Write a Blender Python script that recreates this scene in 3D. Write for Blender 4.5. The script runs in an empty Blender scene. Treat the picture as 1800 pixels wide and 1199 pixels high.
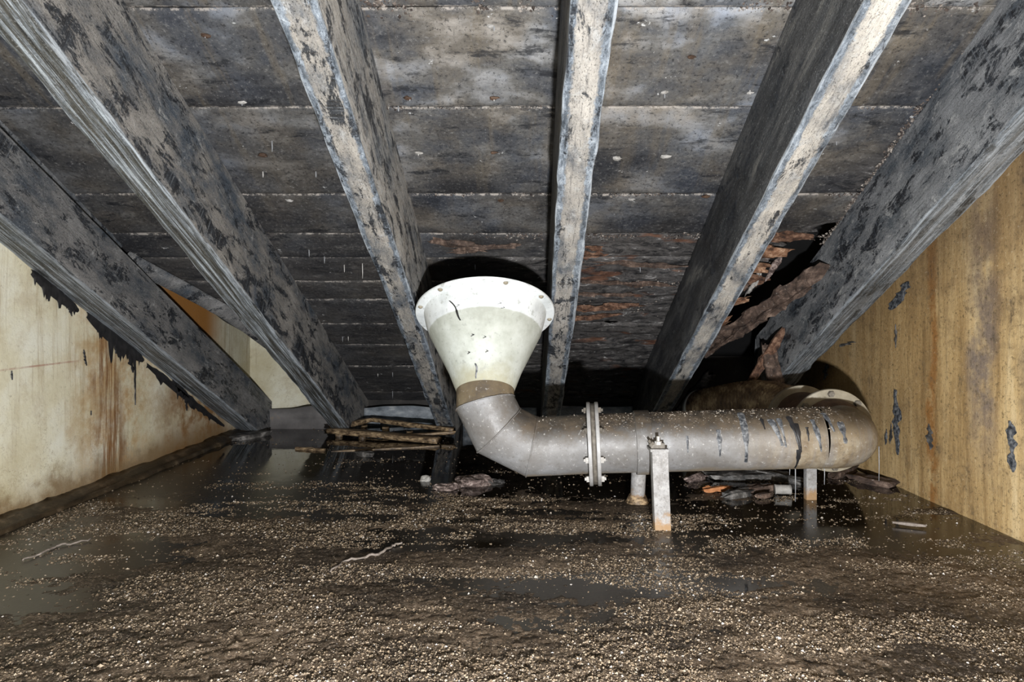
import bpy, math, random
import numpy as np
from mathutils import Vector, Matrix

random.seed(7)
rng = np.random.default_rng(11)
scene = bpy.context.scene

# ---------------------------------------------------------------- camera
F = 1100.0; VX = 926.0; HY = 566.0; CH = 0.75
cam_d = bpy.data.cameras.new('camera'); cam = bpy.data.objects.new('camera', cam_d)
scene.collection.objects.link(cam)
cam.location = (0, 0, CH); cam.rotation_euler = (math.pi / 2, 0, 0)
cam_d.sensor_width = 36; cam_d.lens = 36 * F / 1800
cam_d.shift_x = -(VX - 900) / 1800; cam_d.shift_y = -(599.5 - HY) / 1800
cam_d.clip_start = 0.02
scene.camera = cam
# ---------------------------------------------------------------- light
world = bpy.data.worlds.new('world'); scene.world = world; world.use_nodes = True
bg = world.node_tree.nodes['Background']
bg.inputs[0].default_value = (0.75, 0.85, 1.0, 1); bg.inputs[1].default_value = 0.17
fl = bpy.data.lights.new('flash', 'POINT'); fl.energy = 400; fl.color = (0.975, 0.985, 1.0)
fl.shadow_soft_size = 0.035
flo = bpy.data.objects.new('flash', fl); flo.location = (0.17, 0.0, 0.30)
scene.collection.objects.link(flo)
vs = scene.view_settings
vs.view_transform = 'Standard'; vs.look = 'None'; vs.gamma = 1; vs.exposure = 0.14
vs.use_curve_mapping = False

# ---------------------------------------------------------------- geometry constants
XL, XR, YB = -1.93, 1.69, 4.62          # left wall, right wall, back wall
TS = 0.538                              # roof slope (tangent)
SA = math.atan(TS); CA, SI = math.cos(SA), math.sin(SA)
ZJ, ZC = 2.27, 2.663                    # joist underside / boarding underside heights at Y = 0
def at(px, py, Y): return Vector(((px - VX) / F * Y, Y, CH + (HY - py) / F * Y))
def flat(px, py, z=0.0):
    Y = (CH - z) * F / (py - HY); return Vector(((px - VX) / F * Y, Y, z))
def roofY(py): return (ZC - CH) / ((HY - py) / F + TS)

# ---------------------------------------------------------------- numpy noise
_perm = rng.permutation(4096); _val = rng.random(4096)
def _h(i, j, k): return _val[_perm[(_perm[(_perm[i & 4095] + j) & 4095] + k) & 4095]]
def vnoise(x, y, z=0.0):
    x, y, z = np.broadcast_arrays(np.asarray(x, float) + 500, np.asarray(y, float) + 500, np.asarray(z, float) + 500)
    i, j, k = np.floor(x).astype(int), np.floor(y).astype(int), np.floor(z).astype(int)
    f, g, h = x - i, y - j, z - k
    f, g, h = f * f * (3 - 2 * f), g * g * (3 - 2 * g), h * h * (3 - 2 * h)
    L = lambda a, b, t: a + (b - a) * t
    a = L(L(_h(i, j, k), _h(i + 1, j, k), f), L(_h(i, j + 1, k), _h(i + 1, j + 1, k), f), g)
    b = L(L(_h(i, j, k + 1), _h(i + 1, j, k + 1), f), L(_h(i, j + 1, k + 1), _h(i + 1, j + 1, k + 1), f), g)
    return L(a, b, h) * 2 - 1
def fbm(x, y, z=0.0, o=4, g=0.5):
    s = 0; a = 1; t = 0; m = 1
    for _ in range(o):
        s = s + a * vnoise(np.asarray(x) * m, np.asarray(y) * m, np.asarray(z) * m); t += a; a *= g; m *= 2.03
    return s / t

# ---------------------------------------------------------------- object helpers
def tag(o, label=None, cat=None, group=None, kind=None):
    for k, v in (('label', label), ('category', cat), ('group', group), ('kind', kind)):
        if v: o[k] = v
    return o
def mesh_data(name, V, Fc, mat=None, smooth=True, attrs=None):
    me = bpy.data.meshes.new(name)
    if isinstance(V, np.ndarray): V = V.tolist()
    if isinstance(Fc, np.ndarray): Fc = Fc.tolist()
    me.from_pydata([tuple(v) for v in V], [], Fc)
    if mat: me.materials.append(mat)
    if smooth: me.shade_smooth()
    if attrs:
        for k, a in attrs.items():
            at_ = me.attributes.new(k, 'FLOAT', 'POINT'); at_.data.foreach_set('value', np.asarray(a, dtype=np.float32).ravel())
    me.update()
    return me
def link(name, me, parent=None, loc=None, mtx=None):
    o = bpy.data.objects.new(name, me); scene.collection.objects.link(o)
    if parent: o.parent = parent
    if mtx is not None: o.matrix_local = mtx
    if loc is not None: o.location = loc
    return o
def mesh(name, V, Fc, mat, parent=None, smooth=True, attrs=None, loc=None, mtx=None):
    return link(name, mesh_data(name, V, Fc, mat, smooth, attrs), parent, loc, mtx)
def empty(name, loc=(0, 0, 0)):
    o = bpy.data.objects.new(name, None); o.empty_display_size = 0.1
    o.location = loc; scene.collection.objects.link(o); return o
def grid_faces(nu, nv, closed_v=False, base=0):
    f = []
    for i in range(nu - 1):
        for j in range(nv if closed_v else nv - 1):
            a = base + i * nv + j; b = base + i * nv + (j + 1) % nv
            f.append((a, b, b + nv, a + nv))
    return f
def frame_of(d, up=Vector((0, 0, 1))):
    d = d.normalized()
    if abs(d.dot(up)) > 0.98: up = Vector((0, 1, 0))
    u = up.cross(d).normalized(); v = d.cross(u).normalized()
    return u, v
def sweep(pts, radii, n=32, caps=True):
    """tube along a polyline; mitred at the joints"""
    pts = [Vector(p) for p in pts]; N = len(pts)
    if not hasattr(radii, '__len__'): radii = [radii] * N
    dirs = [(pts[i + 1] - pts[i]).normalized() for i in range(N - 1)]
    u, v = frame_of(dirs[0]); V = []
    for i in range(N):
        d0 = dirs[max(i - 1, 0)]; d1 = dirs[min(i, N - 2)]
        b = (d0 + d1).normalized()
        for k in range(n):
            t = 2 * math.pi * k / n
            q = (u * math.cos(t) + v * math.sin(t)) * radii[i]
            q = q - d0 * (q.dot(b) / d0.dot(b))
            V.append(pts[i] + q)
        if i < N - 1:
            rot = d0.rotation_difference(d1); u = rot @ u; v = rot @ v
    Fc = grid_faces(N, n, True)
    Fc = [f[::-1] for f in Fc]
    if caps:
        Fc.append(tuple(range(n))); Fc.append(tuple(reversed(range((N - 1) * n, N * n))))
    return V, Fc
def lathe(profile, origin, axis, n=48, up=Vector((0, 0, 1))):
    """profile: (radius, height along axis)"""
    axis = Vector(axis).normalized(); u, v = frame_of(axis, up); o = Vector(origin); V = []
    for r, h in profile:
        for k in range(n):
            t = 2 * math.pi * k / n
            V.append(o + axis * h + (u * math.cos(t) + v * math.sin(t)) * r)
    return V, [f[::-1] for f in grid_faces(len(profile), n, True)]
def box(c, sx, sy, sz, R=None):
    V = [Vector((x * sx / 2, y * sy / 2, z * sz / 2)) for x in (-1, 1) for y in (-1, 1) for z in (-1, 1)]
    if R is not None: V = [R @ p for p in V]
    V = [p + Vector(c) for p in V]
    return V, [(0, 1, 3, 2), (4, 6, 7, 5), (0, 4, 5, 1), (2, 3, 7, 6), (0, 2, 6, 4), (1, 5, 7, 3)]
def bar(p, q, w, h, up=Vector((0, 0, 1)), rough=0.0, n=10, taper=0.0, seed=0, sec=12):
    """rough timber / plank between two points: rounded rectangular section with uneven faces; w across, h along up"""
    p, q = Vector(p), Vector(q); d = (q - p); L = d.length; d = d.normalized(); u, v = frame_of(d, up)
    ring = []
    for k in range(sec):
        t = 2 * math.pi * (k + 0.5) / sec
        c, s = math.cos(t), math.sin(t); m = max(abs(c), abs(s)) ** 0.85
        ring.append((c / m * 0.5, s / m * 0.5))
    V = []
    for i in range(n + 1):
        t = i / n; f = 1 - taper * abs(2 * t - 1) ** 3
        for (a, b) in ring:
            pt = p + d * L * t + u * a * w * f + v * b * h * f
            if rough:
                r = rough * fbm(pt.x * 14 + seed, pt.y * 14, pt.z * 30 + a * 5, 3)
                pt = pt + (u * a + v * b) * float(r) * 2 + d * float(vnoise(a * 9 + seed, b * 9, i)) * rough * (1 if 0 < i < n else 3)
            V.append(pt)
    Fc = [f[::-1] for f in grid_faces(n + 1, sec, True)]
    Fc += [tuple(range(sec)), tuple(reversed(range(n * sec, (n + 1) * sec)))]
    return V, Fc
def lump(c, rx, ry, rz, seed=0, n=10, m=7, amp=0.35, R=None):
    V = []; c = Vector(c)
    for i in range(m + 1):
        ph = math.pi * i / m
        for k in range(n):
            t = 2 * math.pi * k / n
            d = Vector((math.sin(ph) * math.cos(t), math.sin(ph) * math.sin(t), math.cos(ph)))
            s = 1 + amp * float(fbm(d.x * 1.6 + seed * 3.1, d.y * 1.6, d.z * 1.6 + seed, 3))
            p = Vector((d.x * rx * s, d.y * ry * s, d.z * rz * s))
            if R is not None: p = R @ p
            V.append(c + p)
    return V, [f[::-1] for f in grid_faces(m + 1, n, True)][::1]
def join(parts):
    V = []; Fc = []
    for v, f in parts:
        b = len(V); V += list(v); Fc += [tuple(i + b for i in q) for q in f]
    return V, Fc

def flakes(n, pos, size, aspect=0.45):
    """n five-sided chips, returned as vertex / face arrays"""
    ang = rng.random(n) * 6.283; s = size[:, None]
    base = np.array([[1, 0, 0], [0.1, .8, 0], [-.9, .25, 0], [-.3, -.85, 0], [0.05, 0.0, 1.0]])
    j = 1 + 0.35 * (rng.random((n, 5, 3)) - .5) * 2
    P = base[None] * j * s[:, :, None]
    P[:, :, 2] *= aspect * (0.6 + rng.random((n, 1)))
    tilt = (rng.random((n, 2)) - .5) * 0.9
    P[:, :, 2] += P[:, :, 0] * tilt[:, :1] * .5 + P[:, :, 1] * tilt[:, 1:] * .5
    c, sn = np.cos(ang)[:, None], np.sin(ang)[:, None]
    x = P[:, :, 0] * c - P[:, :, 1] * sn; y = P[:, :, 0] * sn + P[:, :, 1] * c
    P[:, :, 0], P[:, :, 1] = x, y
    P += pos[:, None, :]
    f = np.array([[0, 1, 4], [1, 2, 4], [2, 3, 4], [3, 0, 4]])
    Fc = (f[None] + (np.arange(n) * 5)[:, None, None]).reshape(-1, 3)
    return P.reshape(-1, 3), Fc
# ---------------------------------------------------------------- material helpers
class M:
    def __init__(s, name):
        s.m = bpy.data.materials.new(name); s.m.use_nodes = True
        s.t = s.m.node_tree; s.b = s.t.nodes['Principled BSDF']
        s.tc = s.t.nodes.new('ShaderNodeTexCoord')
        s.b.inputs['Specular IOR Level'].default_value = 0.35
    def put(s, sock, v):
        if isinstance(v, bpy.types.NodeSocket): s.t.links.new(v, sock)
        elif isinstance(v, tuple) and len(v) == 3 and sock.type == 'RGBA': sock.default_value = (*v, 1)
        else: sock.default_value = v
    def n(s, typ, ins=None, **props):
        nd = s.t.nodes.new(typ)
        for k, v in props.items(): setattr(nd, k, v)
        for k, v in (ins or {}).items(): s.put(nd.inputs[k], v)
        return nd
    def obj(s, rand=True):
        v = s.tc.outputs['Object']
        if rand:
            oi = s.n('ShaderNodeObjectInfo')
            c = s.n('ShaderNodeVectorMath', {0: oi.outputs['Random'], 1: (37.0, 23.0, 11.0)}, operation='MULTIPLY')
            v = s.n('ShaderNodeVectorMath', {0: v, 1: c.outputs[0]}, operation='ADD').outputs[0]
        return v
    def sc(s, v, x, y, z): return s.n('ShaderNodeVectorMath', {0: v, 1: (x, y, z)}, operation='MULTIPLY').outputs[0]
    def noise(s, v, scale, detail=5, rough=0.6, dist=0.0):
        return s.n('ShaderNodeTexNoise', {'Vector': v, 'Scale': scale, 'Detail': detail, 'Roughness': rough, 'Distortion': dist}).outputs['Fac']
    def vor(s, v, scale): return s.n('ShaderNodeTexVoronoi', {'Vector': v, 'Scale': scale}).outputs['Distance']
    def ramp(s, f, stops):
        nd = s.n('ShaderNodeValToRGB', {'Fac': f}); cr = nd.color_ramp
        while len(cr.elements) < len(stops): cr.elements.new(0.5)
        for e, (p, c) in zip(cr.elements, stops):
            e.position = p; e.color = (*c, 1) if isinstance(c, tuple) else (c, c, c, 1)
        return nd.outputs['Color']
    def step(s, f, a, b, lo=0.0, hi=1.0):
        return s.n('ShaderNodeMapRange', {'Value': f, 'From Min': a, 'From Max': b, 'To Min': lo, 'To Max': hi}, interpolation_type='SMOOTHSTEP').outputs['Result']
    def math(s, op, a, b=0.0, c=0.0): return s.n('ShaderNodeMath', {0: a, 1: b, 2: c}, operation=op).outputs[0]
    def mul(s, *a):
        r = a[0]
        for x in a[1:]: r = s.math('MULTIPLY', r, x)
        return r
    def mix(s, f, a, b, blend='MIX'):
        nd = s.n('ShaderNodeMix', data_type='RGBA', blend_type=blend)
        s.put(nd.inputs[0], f); s.put(nd.inputs[6], a); s.put(nd.inputs[7], b)
        return nd.outputs[2]
    def xyz(s, v): return s.n('ShaderNodeSeparateXYZ', {0: v}).outputs
    def attr(s, name): return s.n('ShaderNodeAttribute', attribute_name=name).outputs['Fac']
    def bump(s, h, strength=0.5, dist=0.01): return s.n('ShaderNodeBump', {'Height': h, 'Strength': strength, 'Distance': dist}).outputs[0]
    def done(s, col, rough=0.7, normal=None, metal=0.0, spec=None):
        s.put(s.b.inputs['Base Color'], col); s.put(s.b.inputs['Roughness'], rough); s.put(s.b.inputs['Metallic'], metal)
        if normal is not None: s.put(s.b.inputs['Normal'], normal)
        if spec is not None: s.put(s.b.inputs['Specular IOR Level'], spec)
        return s.m

def mat_joist(name, tan=(0.225, 0.212, 0.195), blue=(0.07, 0.085, 0.105), blackness=0.47, pale=0.60, border=1.0, groove=0.0, lowband=0.0, side=0.0, sidepale=0.0):
    m = M(name); v = m.obj(); o = m.tc.outputs['Object']; X, Y, Z = m.xyz(o)
    big = m.noise(m.sc(v, 2.2, 4.5, 4.5), 1.8, 8, 0.66)
    mid = m.noise(m.sc(v, 6, 10, 10), 2.2, 10, 0.78, 0.5)
    fine = m.noise(m.sc(v, 50, 60, 60), 3.0, 4, 0.85)
    grain = m.noise(m.sc(v, 4, 50, 50), 2.0, 5, 0.75)
    saw = m.noise(m.sc(v, 90, 6, 6), 1.5, 3, 0.6)
    col = m.ramp(big, [(0.36, blue), (0.45, tuple(0.55 * a + 0.45 * b for a, b in zip(tan, blue))), (0.52, tan), (0.66, tuple(min(1, c * 1.45) for c in tan))])
    col = m.mix(m.step(grain, 0.48, 0.36, 0.0, 0.45), col, (0.035, 0.038, 0.044))
    col = m.mix(m.step(mid, pale - 0.06, pale + 0.08, 0, 0.8), col, (0.42, 0.42, 0.41))
    under = m.step(Z, 0.010, 0.004)
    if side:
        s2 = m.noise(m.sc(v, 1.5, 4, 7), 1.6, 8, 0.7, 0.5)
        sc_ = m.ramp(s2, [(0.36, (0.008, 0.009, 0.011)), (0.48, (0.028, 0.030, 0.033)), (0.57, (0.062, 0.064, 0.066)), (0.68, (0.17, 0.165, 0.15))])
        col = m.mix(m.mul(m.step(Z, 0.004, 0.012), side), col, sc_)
    if sidepale:
        col = m.mix(m.mul(m.step(Z, 0.004, 0.012), m.step(grain, 0.44, 0.60), sidepale), col, (0.36, 0.36, 0.35))
    wav = m.math('ADD', m.math('ABSOLUTE', Y), m.math('MULTIPLY', m.math('SUBTRACT', mid, 0.5), 0.06))
    edge = m.mul(m.step(wav, 0.029, 0.038), under, border)
    col = m.mix(edge, col, m.ramp(mid, [(0.38, (0.035, 0.045, 0.056)), (0.50, (0.14, 0.165, 0.195)), (0.58, (0.27, 0.31, 0.355)), (0.68, (0.5, 0.54, 0.58))]))
    blk = m.noise(m.sc(v, 3.4, 8, 8), 1.9, 10, 0.8, 0.4)
    if lowband:
        lb = m.mul(m.step(Z, 0.20, 0.05), m.step(Z, 0.006, 0.02))
        blk = m.math('SUBTRACT', blk, m.mul(lb, lowband))
    col = m.mix(m.step(blk, blackness + 0.015, blackness - 0.03, 0, 0.95), col, m.ramp(saw, [(0.4, (0.006, 0.007, 0.010)), (0.62, (0.03, 0.036, 0.045)), (0.75, (0.22, 0.235, 0.25))]))
    if groove:
        gr = m.noise(m.sc(v, 1.6, 55, 8), 1.5, 6, 0.75, 0.6)
        gc = m.ramp(gr, [(0.38, (0.010, 0.011, 0.012)), (0.46, (0.07, 0.066, 0.052)), (0.53, (0.15, 0.17, 0.19)), (0.61, (0.48, 0.53, 0.57))])
        col = m.mix(m.mul(under, groove), col, gc)
    col = m.mix(m.step(fine, 0.58, 0.68, 0, 0.65), col, (0.46, 0.47, 0.47))
    col = m.mix(m.step(fine, 0.45, 0.35, 0, 0.85), col, (0.008, 0.009, 0.011))
    arris = m.mul(m.step(m.math('ABSOLUTE', Y), 0.049, 0.054), m.step(Z, 0.010, 0.005), m.step(grain, 0.40, 0.56))
    col = m.mix(m.mul(arris, 0.7 * border), col, (0.46, 0.50, 0.54))
    h = m.math('ADD', m.mul(mid, 0.7), m.math('ADD', m.mul(fine, 0.45), m.mul(grain, 0.4)))
    return m.done(col, m.step(blk, 0.40, 0.6, 0.40, 0.78), m.bump(h, 0.9, 0.009))

def mat_plank(name, rot=0.0):
    m = M(name); v = m.obj(); o = m.tc.outputs['Object']; X, Y, Z = m.xyz(o)
    big = m.noise(m.sc(v, 1.3, 2.2, 2), 2.0, 6, 0.6)
    hue = m.noise(v, 3.3, 4, 0.6)
    mid = m.noise(m.sc(v, 3.5, 5, 5), 2.6, 10, 0.78, 0.3)
    fine = m.noise(v, 75, 5, 0.88)
    streak = m.noise(m.sc(v, 2.5, 8, 8), 1.6, 8, 0.72)
    drip = m.noise(m.sc(v, 12, 1.0, 1), 1.0, 4, 0.6)
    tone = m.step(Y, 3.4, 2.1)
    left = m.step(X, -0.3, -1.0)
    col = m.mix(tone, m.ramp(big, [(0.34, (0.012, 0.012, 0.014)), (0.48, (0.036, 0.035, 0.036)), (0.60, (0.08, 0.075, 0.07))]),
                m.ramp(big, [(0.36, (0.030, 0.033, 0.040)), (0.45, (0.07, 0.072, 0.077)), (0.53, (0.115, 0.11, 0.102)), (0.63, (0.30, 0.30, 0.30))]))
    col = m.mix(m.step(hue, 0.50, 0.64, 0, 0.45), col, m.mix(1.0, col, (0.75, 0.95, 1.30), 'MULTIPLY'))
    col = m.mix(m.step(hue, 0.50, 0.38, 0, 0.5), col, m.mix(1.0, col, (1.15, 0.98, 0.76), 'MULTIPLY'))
    col = m.mix(m.mul(left, 0.45), col, (0.032, 0.031, 0.032))  # weaker flash on the left bays, darkened in the board colour
    col = m.mix(m.step(mid, 0.54, 0.68, 0, 0.5), col, (0.19, 0.18, 0.165))
    col = m.mix(m.mul(m.step(drip, 0.54, 0.66, 0, 0.4), tone), col, (0.15, 0.12, 0.08))
    col = m.mix(m.step(streak, 0.45, 0.36, 0, 0.85), col, (0.010, 0.011, 0.014))
    col = m.mix(m.step(fine, 0.56, 0.65, 0, 0.55), col, (0.25, 0.245, 0.235))
    col = m.mix(m.step(fine, 0.46, 0.37, 0, 0.8), col, (0.007, 0.007, 0.009))
    e = m.attr('edge'); lit_lip = m.noise(v, 26, 6, 0.85)
    col = m.mix(m.mul(m.step(e, 0.25, 0.7), m.step(lit_lip, 0.49, 0.56, 0, 0.8)), col, (0.40, 0.36, 0.32))  # light catching the seam edges, painted as broken pale lines
    if rot:
        r = m.attr('rot')
        chips = m.noise(m.sc(v, 5, 13, 13), 2.2, 10, 0.85, 0.6)
        c2 = m.ramp(chips, [(0.40, (0.006, 0.006, 0.007)), (0.47, (0.040, 0.038, 0.038)), (0.52, (0.11, 0.10, 0.093)), (0.56, (0.045, 0.044, 0.046)), (0.62, (0.42, 0.40, 0.38))])
        red = m.noise(m.sc(v, 3, 9, 9), 1.2, 3, 0.5)
        c2 = m.mix(m.mul(m.step(red, 0.60, 0.66), m.step(r, 0.5, 0.9)), c2, m.ramp(chips, [(0.4, (0.05, 0.022, 0.015)), (0.6, (0.20, 0.10, 0.06))]))
        col = m.mix(m.step(r, 0.1, 0.6, 0, 0.92), col, c2)
    ws = m.noise(m.sc(v, 1, 1.5, 1), 14, 5, 0.7)
    col = m.mix(m.mul(m.step(ws, 0.665, 0.70), m.step(fine, 0.4, 0.5)), col, (0.5, 0.5, 0.49))
    h = m.math('ADD', m.mul(mid, 0.6), m.math('ADD', m.mul(fine, 0.5), m.mul(streak, 0.3)))
    return m.done(col, m.step(fine, 0.3, 0.7, 0.5, 0.75), m.bump(h, 0.8, 0.007))

def mat_wall_left():
    m = M('stained_cream_render'); v = m.obj(False); X, Y, Z = m.xyz(v)
    big = m.noise(v, 1.8, 7, 0.65); fine = m.noise(v, 45, 6, 0.8); med = m.noise(v, 8, 8, 0.72)
    st = m.noise(m.sc(v, 1, 18, 0.9), 1.0, 6, 0.7); st2 = m.noise(m.sc(v, 1, 60, 1.4), 1.0, 4, 0.7)
    col = m.ramp(big, [(0.36, (0.50, 0.445, 0.29)), (0.5, (0.63, 0.595, 0.45)), (0.62, (0.70, 0.69, 0.585))])
    col = m.mix(m.step(med, 0.50, 0.66, 0, 0.45), col, (0.44, 0.37, 0.25))
    col = m.mix(m.mul(m.step(st, 0.52, 0.66, 0, 0.6), m.step(Z, 0.2, 0.6, 0.4, 1.0)), col, (0.33, 0.25, 0.14))
    col = m.mix(m.mul(m.step(st2, 0.58, 0.68, 0, 0.4), m.step(Z, 0.25, 0.5)), col, (0.25, 0.18, 0.10))
    wob = m.math('ADD', Y, m.mul(m.math('SUBTRACT', m.noise(m.sc(v, 1, 3, 2.2), 2, 5, 0.65), 0.5), 0.30))
    def band(c, w): return m.step(m.math('ABSOLUTE', m.math('SUBTRACT', wob, c)), w, w * 0.15)
    halo = m.mul(band(2.95, 0.42), m.step(med, 0.36, 0.62), 0.75); col = m.mix(halo, col, (0.40, 0.235, 0.085))
    s1 = m.mul(band(2.90, 0.15), m.step(m.noise(m.sc(v, 1, 34, 1.6), 1, 6, 0.75), 0.40, 0.56))
    col = m.mix(m.mul(s1, 0.9), col, (0.17, 0.072, 0.02))
    far = m.mul(m.step(m.math('ADD', wob, m.mul(Z, -0.3)), 3.05, 3.45), m.step(Y, 4.15, 3.9), m.step(Z, 0.50, 0.36))
    col = m.mix(m.mul(far, m.step(med, 0.34, 0.58, 0.35, 0.95)), col, (0.20, 0.10, 0.032))
    far2 = m.mul(m.step(Y, 4.05, 3.75), m.step(Y, 3.1, 3.4), m.step(m.math('ADD', Z, m.mul(med, 0.2)), 0.62, 0.78)); col = m.mix(far2, col, (0.34, 0.15, 0.035))
    low = m.step(m.math('ADD', Z, m.mul(m.math('SUBTRACT', med, 0.5), 0.35)), 0.17, 0.03)
    col = m.mix(m.mul(low, 0.85), col, (0.17, 0.10, 0.038))
    line = m.mul(m.step(m.math('ABSOLUTE', m.math('SUBTRACT', Z, m.math('ADD', 0.515, m.mul(Y, 0.025)))), 0.005, 0.002), m.step(Y, 2.75, 2.6))
    col = m.mix(m.mul(line, m.step(med, 0.35, 0.55), 0.7), col, (0.33, 0.16, 0.12))
    col = m.mix(m.step(fine, 0.42, 0.33, 0, 0.5), col, (0.24, 0.19, 0.12))
    crack = m.noise(v, 5, 6, 0.75); crack = m.step(m.math('ABSOLUTE', m.math('SUBTRACT', crack, 0.5)), 0.006, 0.001)
    col = m.mix(m.mul(crack, m.step(Z, 0.55, 0.3), 0.5), col, (0.22, 0.15, 0.07))
    h = m.math('ADD', m.mul(med, 0.6), m.mul(fine, 0.5))
    return m.done(col, 0.75, m.bump(h, 0.6, 0.008))

def mat_wall_right():
    m = M('ochre_streaked_wall'); v = m.obj(False); X, Y, Z = m.xyz(v)
    wv = m.n('ShaderNodeTexNoise', {'Vector': v, 'Scale': 5.0, 'Detail': 4.0}).outputs['Color']
    w = m.n('ShaderNodeVectorMath', {0: wv, 1: (0.0, 0.035, 0.05)}, operation='MULTIPLY').outputs[0]
    w = m.n('ShaderNodeVectorMath', {0: v, 1: w}, operation='ADD').outputs[0]
    st = m.noise(m.sc(w, 1, 6, 0.5), 1.0, 7, 0.7, 0.2); st2 = m.noise(m.sc(w, 1, 40, 2.2), 1.0, 8, 0.8)
    med = m.noise(v, 7, 8, 0.7); fine = m.noise(v, 70, 5, 0.85)
    col = m.ramp(st, [(0.36, (0.30, 0.185, 0.075)), (0.45, (0.46, 0.305, 0.135)), (0.54, (0.61, 0.435, 0.215)), (0.64, (0.72, 0.56, 0.32))])
    col = m.mix(m.step(med, 0.48, 0.66, 0, 0.55), col, (0.27, 0.18, 0.085))
    col = m.mix(m.step(st2, 0.52, 0.66, 0, 0.5), col, (0.19, 0.125, 0.06))
    col = m.mix(m.step(st2, 0.42, 0.32, 0, 0.35), col, (0.66, 0.53, 0.32))
    wob = m.math('ADD', Y, m.mul(m.math('SUBTRACT', m.noise(m.sc(v, 1, 2, 1.5), 2, 6, 0.65), 0.5), 0.16))
    def band(c, w): return m.step(m.math('ABSOLUTE', m.math('SUBTRACT', wob, c)), w, w * 0.2)
    col = m.mix(m.mul(band(2.32, 0.11), m.step(med, 0.30, 0.6), m.step(Z, 0.1, 0.5), 0.9), col, (0.20, 0.16, 0.14))
    col = m.mix(m.mul(band(2.60, 0.04), m.step(med, 0.35, 0.5), 0.8), col, (0.28, 0.115, 0.025))
    col = m.mix(m.mul(band(2.10, 0.05), m.step(med, 0.35, 0.6), 0.7), col, (0.20, 0.15, 0.10))
    col = m.mix(m.mul(m.step(Y, 2.6, 3.2), m.step(Z, 0.1, 0.35), 0.6), col, (0.20, 0.125, 0.055))
    col = m.mix(m.mul(m.step(m.math('ADD', Z, m.mul(med, 0.7)), 1.0, 1.5), 0.6), col, (0.19, 0.12, 0.06))
    col = m.mix(m.mul(m.step(med, 0.58, 0.64), m.step(st2, 0.48, 0.58), 0.6), col, (0.09, 0.07, 0.05))
    col = m.mix(m.step(fine, 0.45, 0.36, 0, 0.8), col, (0.085, 0.06, 0.03))
    col = m.mix(m.mul(m.step(m.noise(v, 18, 7, 0.8), 0.56, 0.64), 0.6), col, (0.17, 0.12, 0.065))
    col = m.mix(m.step(fine, 0.58, 0.68, 0, 0.5), col, (0.70, 0.60, 0.42))
    h = m.math('ADD', m.mul(med, 0.4), m.math('ADD', m.mul(fine, 0.5), m.mul(st2, 0.4)))
    return m.done(col, 0.62, m.bump(h, 0.7, 0.007))

def mat_simple(name, stops, scale=8, rough=0.7, bump=0.4, stretch=(1, 1, 1), fleck=None, metal=0.0, det=7):
    m = M(name); v = m.obj(); a = m.noise(m.sc(v, *stretch), scale, det, 0.68, 0.2); f = m.noise(v, scale * 9, 4, 0.7)
    col = m.ramp(a, stops)
    if fleck: col = m.mix(m.step(f, 0.62, 0.72, 0, 0.7), col, fleck)
    return m.done(col, rough, m.bump(m.math('ADD', m.mul(a, 0.6), m.mul(f, 0.4)), bump, 0.005), metal)

def mat_pipe(name, brown=0.0):
    m = M(name); v = m.obj(False); X, Y, Z = m.xyz(v)
    nz = m.xyz(m.n('ShaderNodeNewGeometry').outputs['Normal'])[2]
    a = m.noise(v, 5, 6, 0.62); f = m.noise(v, 70, 4, 0.7); d = m.noise(v, 14, 6, 0.7)
    ver = m.noise(m.sc(v, 18, 1, 1.5), 1.2, 5, 0.65)
    grey = m.ramp(a, [(0.36, (0.130, 0.120, 0.110)), (0.5, (0.175, 0.170, 0.165)), (0.63, (0.225, 0.225, 0.228))])
    tan = m.ramp(d, [(0.35, (0.12, 0.08, 0.04)), (0.5, (0.22, 0.17, 0.105)), (0.66, (0.31, 0.265, 0.19))])
    far = m.step(X, 0.70, 1.05)
    col = m.mix(m.mul(far, m.step(ver, 0.30, 0.60, 0.35, 0.9)), grey, tan) if not brown else m.mix(m.step(d, 0.25, 0.7, brown, 1.0), grey, m.ramp(d, [(0.36, (0.085, 0.058, 0.03)), (0.5, (0.20, 0.15, 0.085)), (0.64, (0.33, 0.27, 0.17))]))
    dust = m.step(m.math('ADD', nz, m.mul(m.math('SUBTRACT', d, 0.5), 1.1)), 0.12, 0.72)
    col = m.mix(m.mul(dust, 0.92), col, m.ramp(d, [(0.38, (0.022, 0.016, 0.010)), (0.6, (0.088, 0.064, 0.040))]))
    low = m.step(m.math('ADD', nz, m.mul(m.math('SUBTRACT', a, 0.5), 0.5)), -0.75, -0.98)
    col = m.mix(m.mul(low, 0.5), col, (0.30, 0.22, 0.12))
    col = m.mix(m.step(f, 0.60, 0.68, 0, 0.5), col, (0.48, 0.47, 0.45))
    col = m.mix(m.step(f, 0.43, 0.34, 0, 0.5), col, (0.10, 0.09, 0.08))
    return m.done(col, m.step(d, 0.3, 0.7, 0.42, 0.6), m.bump(m.math('ADD', m.mul(f, 0.6), m.mul(d, 0.4)), 0.5, 0.004), 0.0, 0.5)

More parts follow.
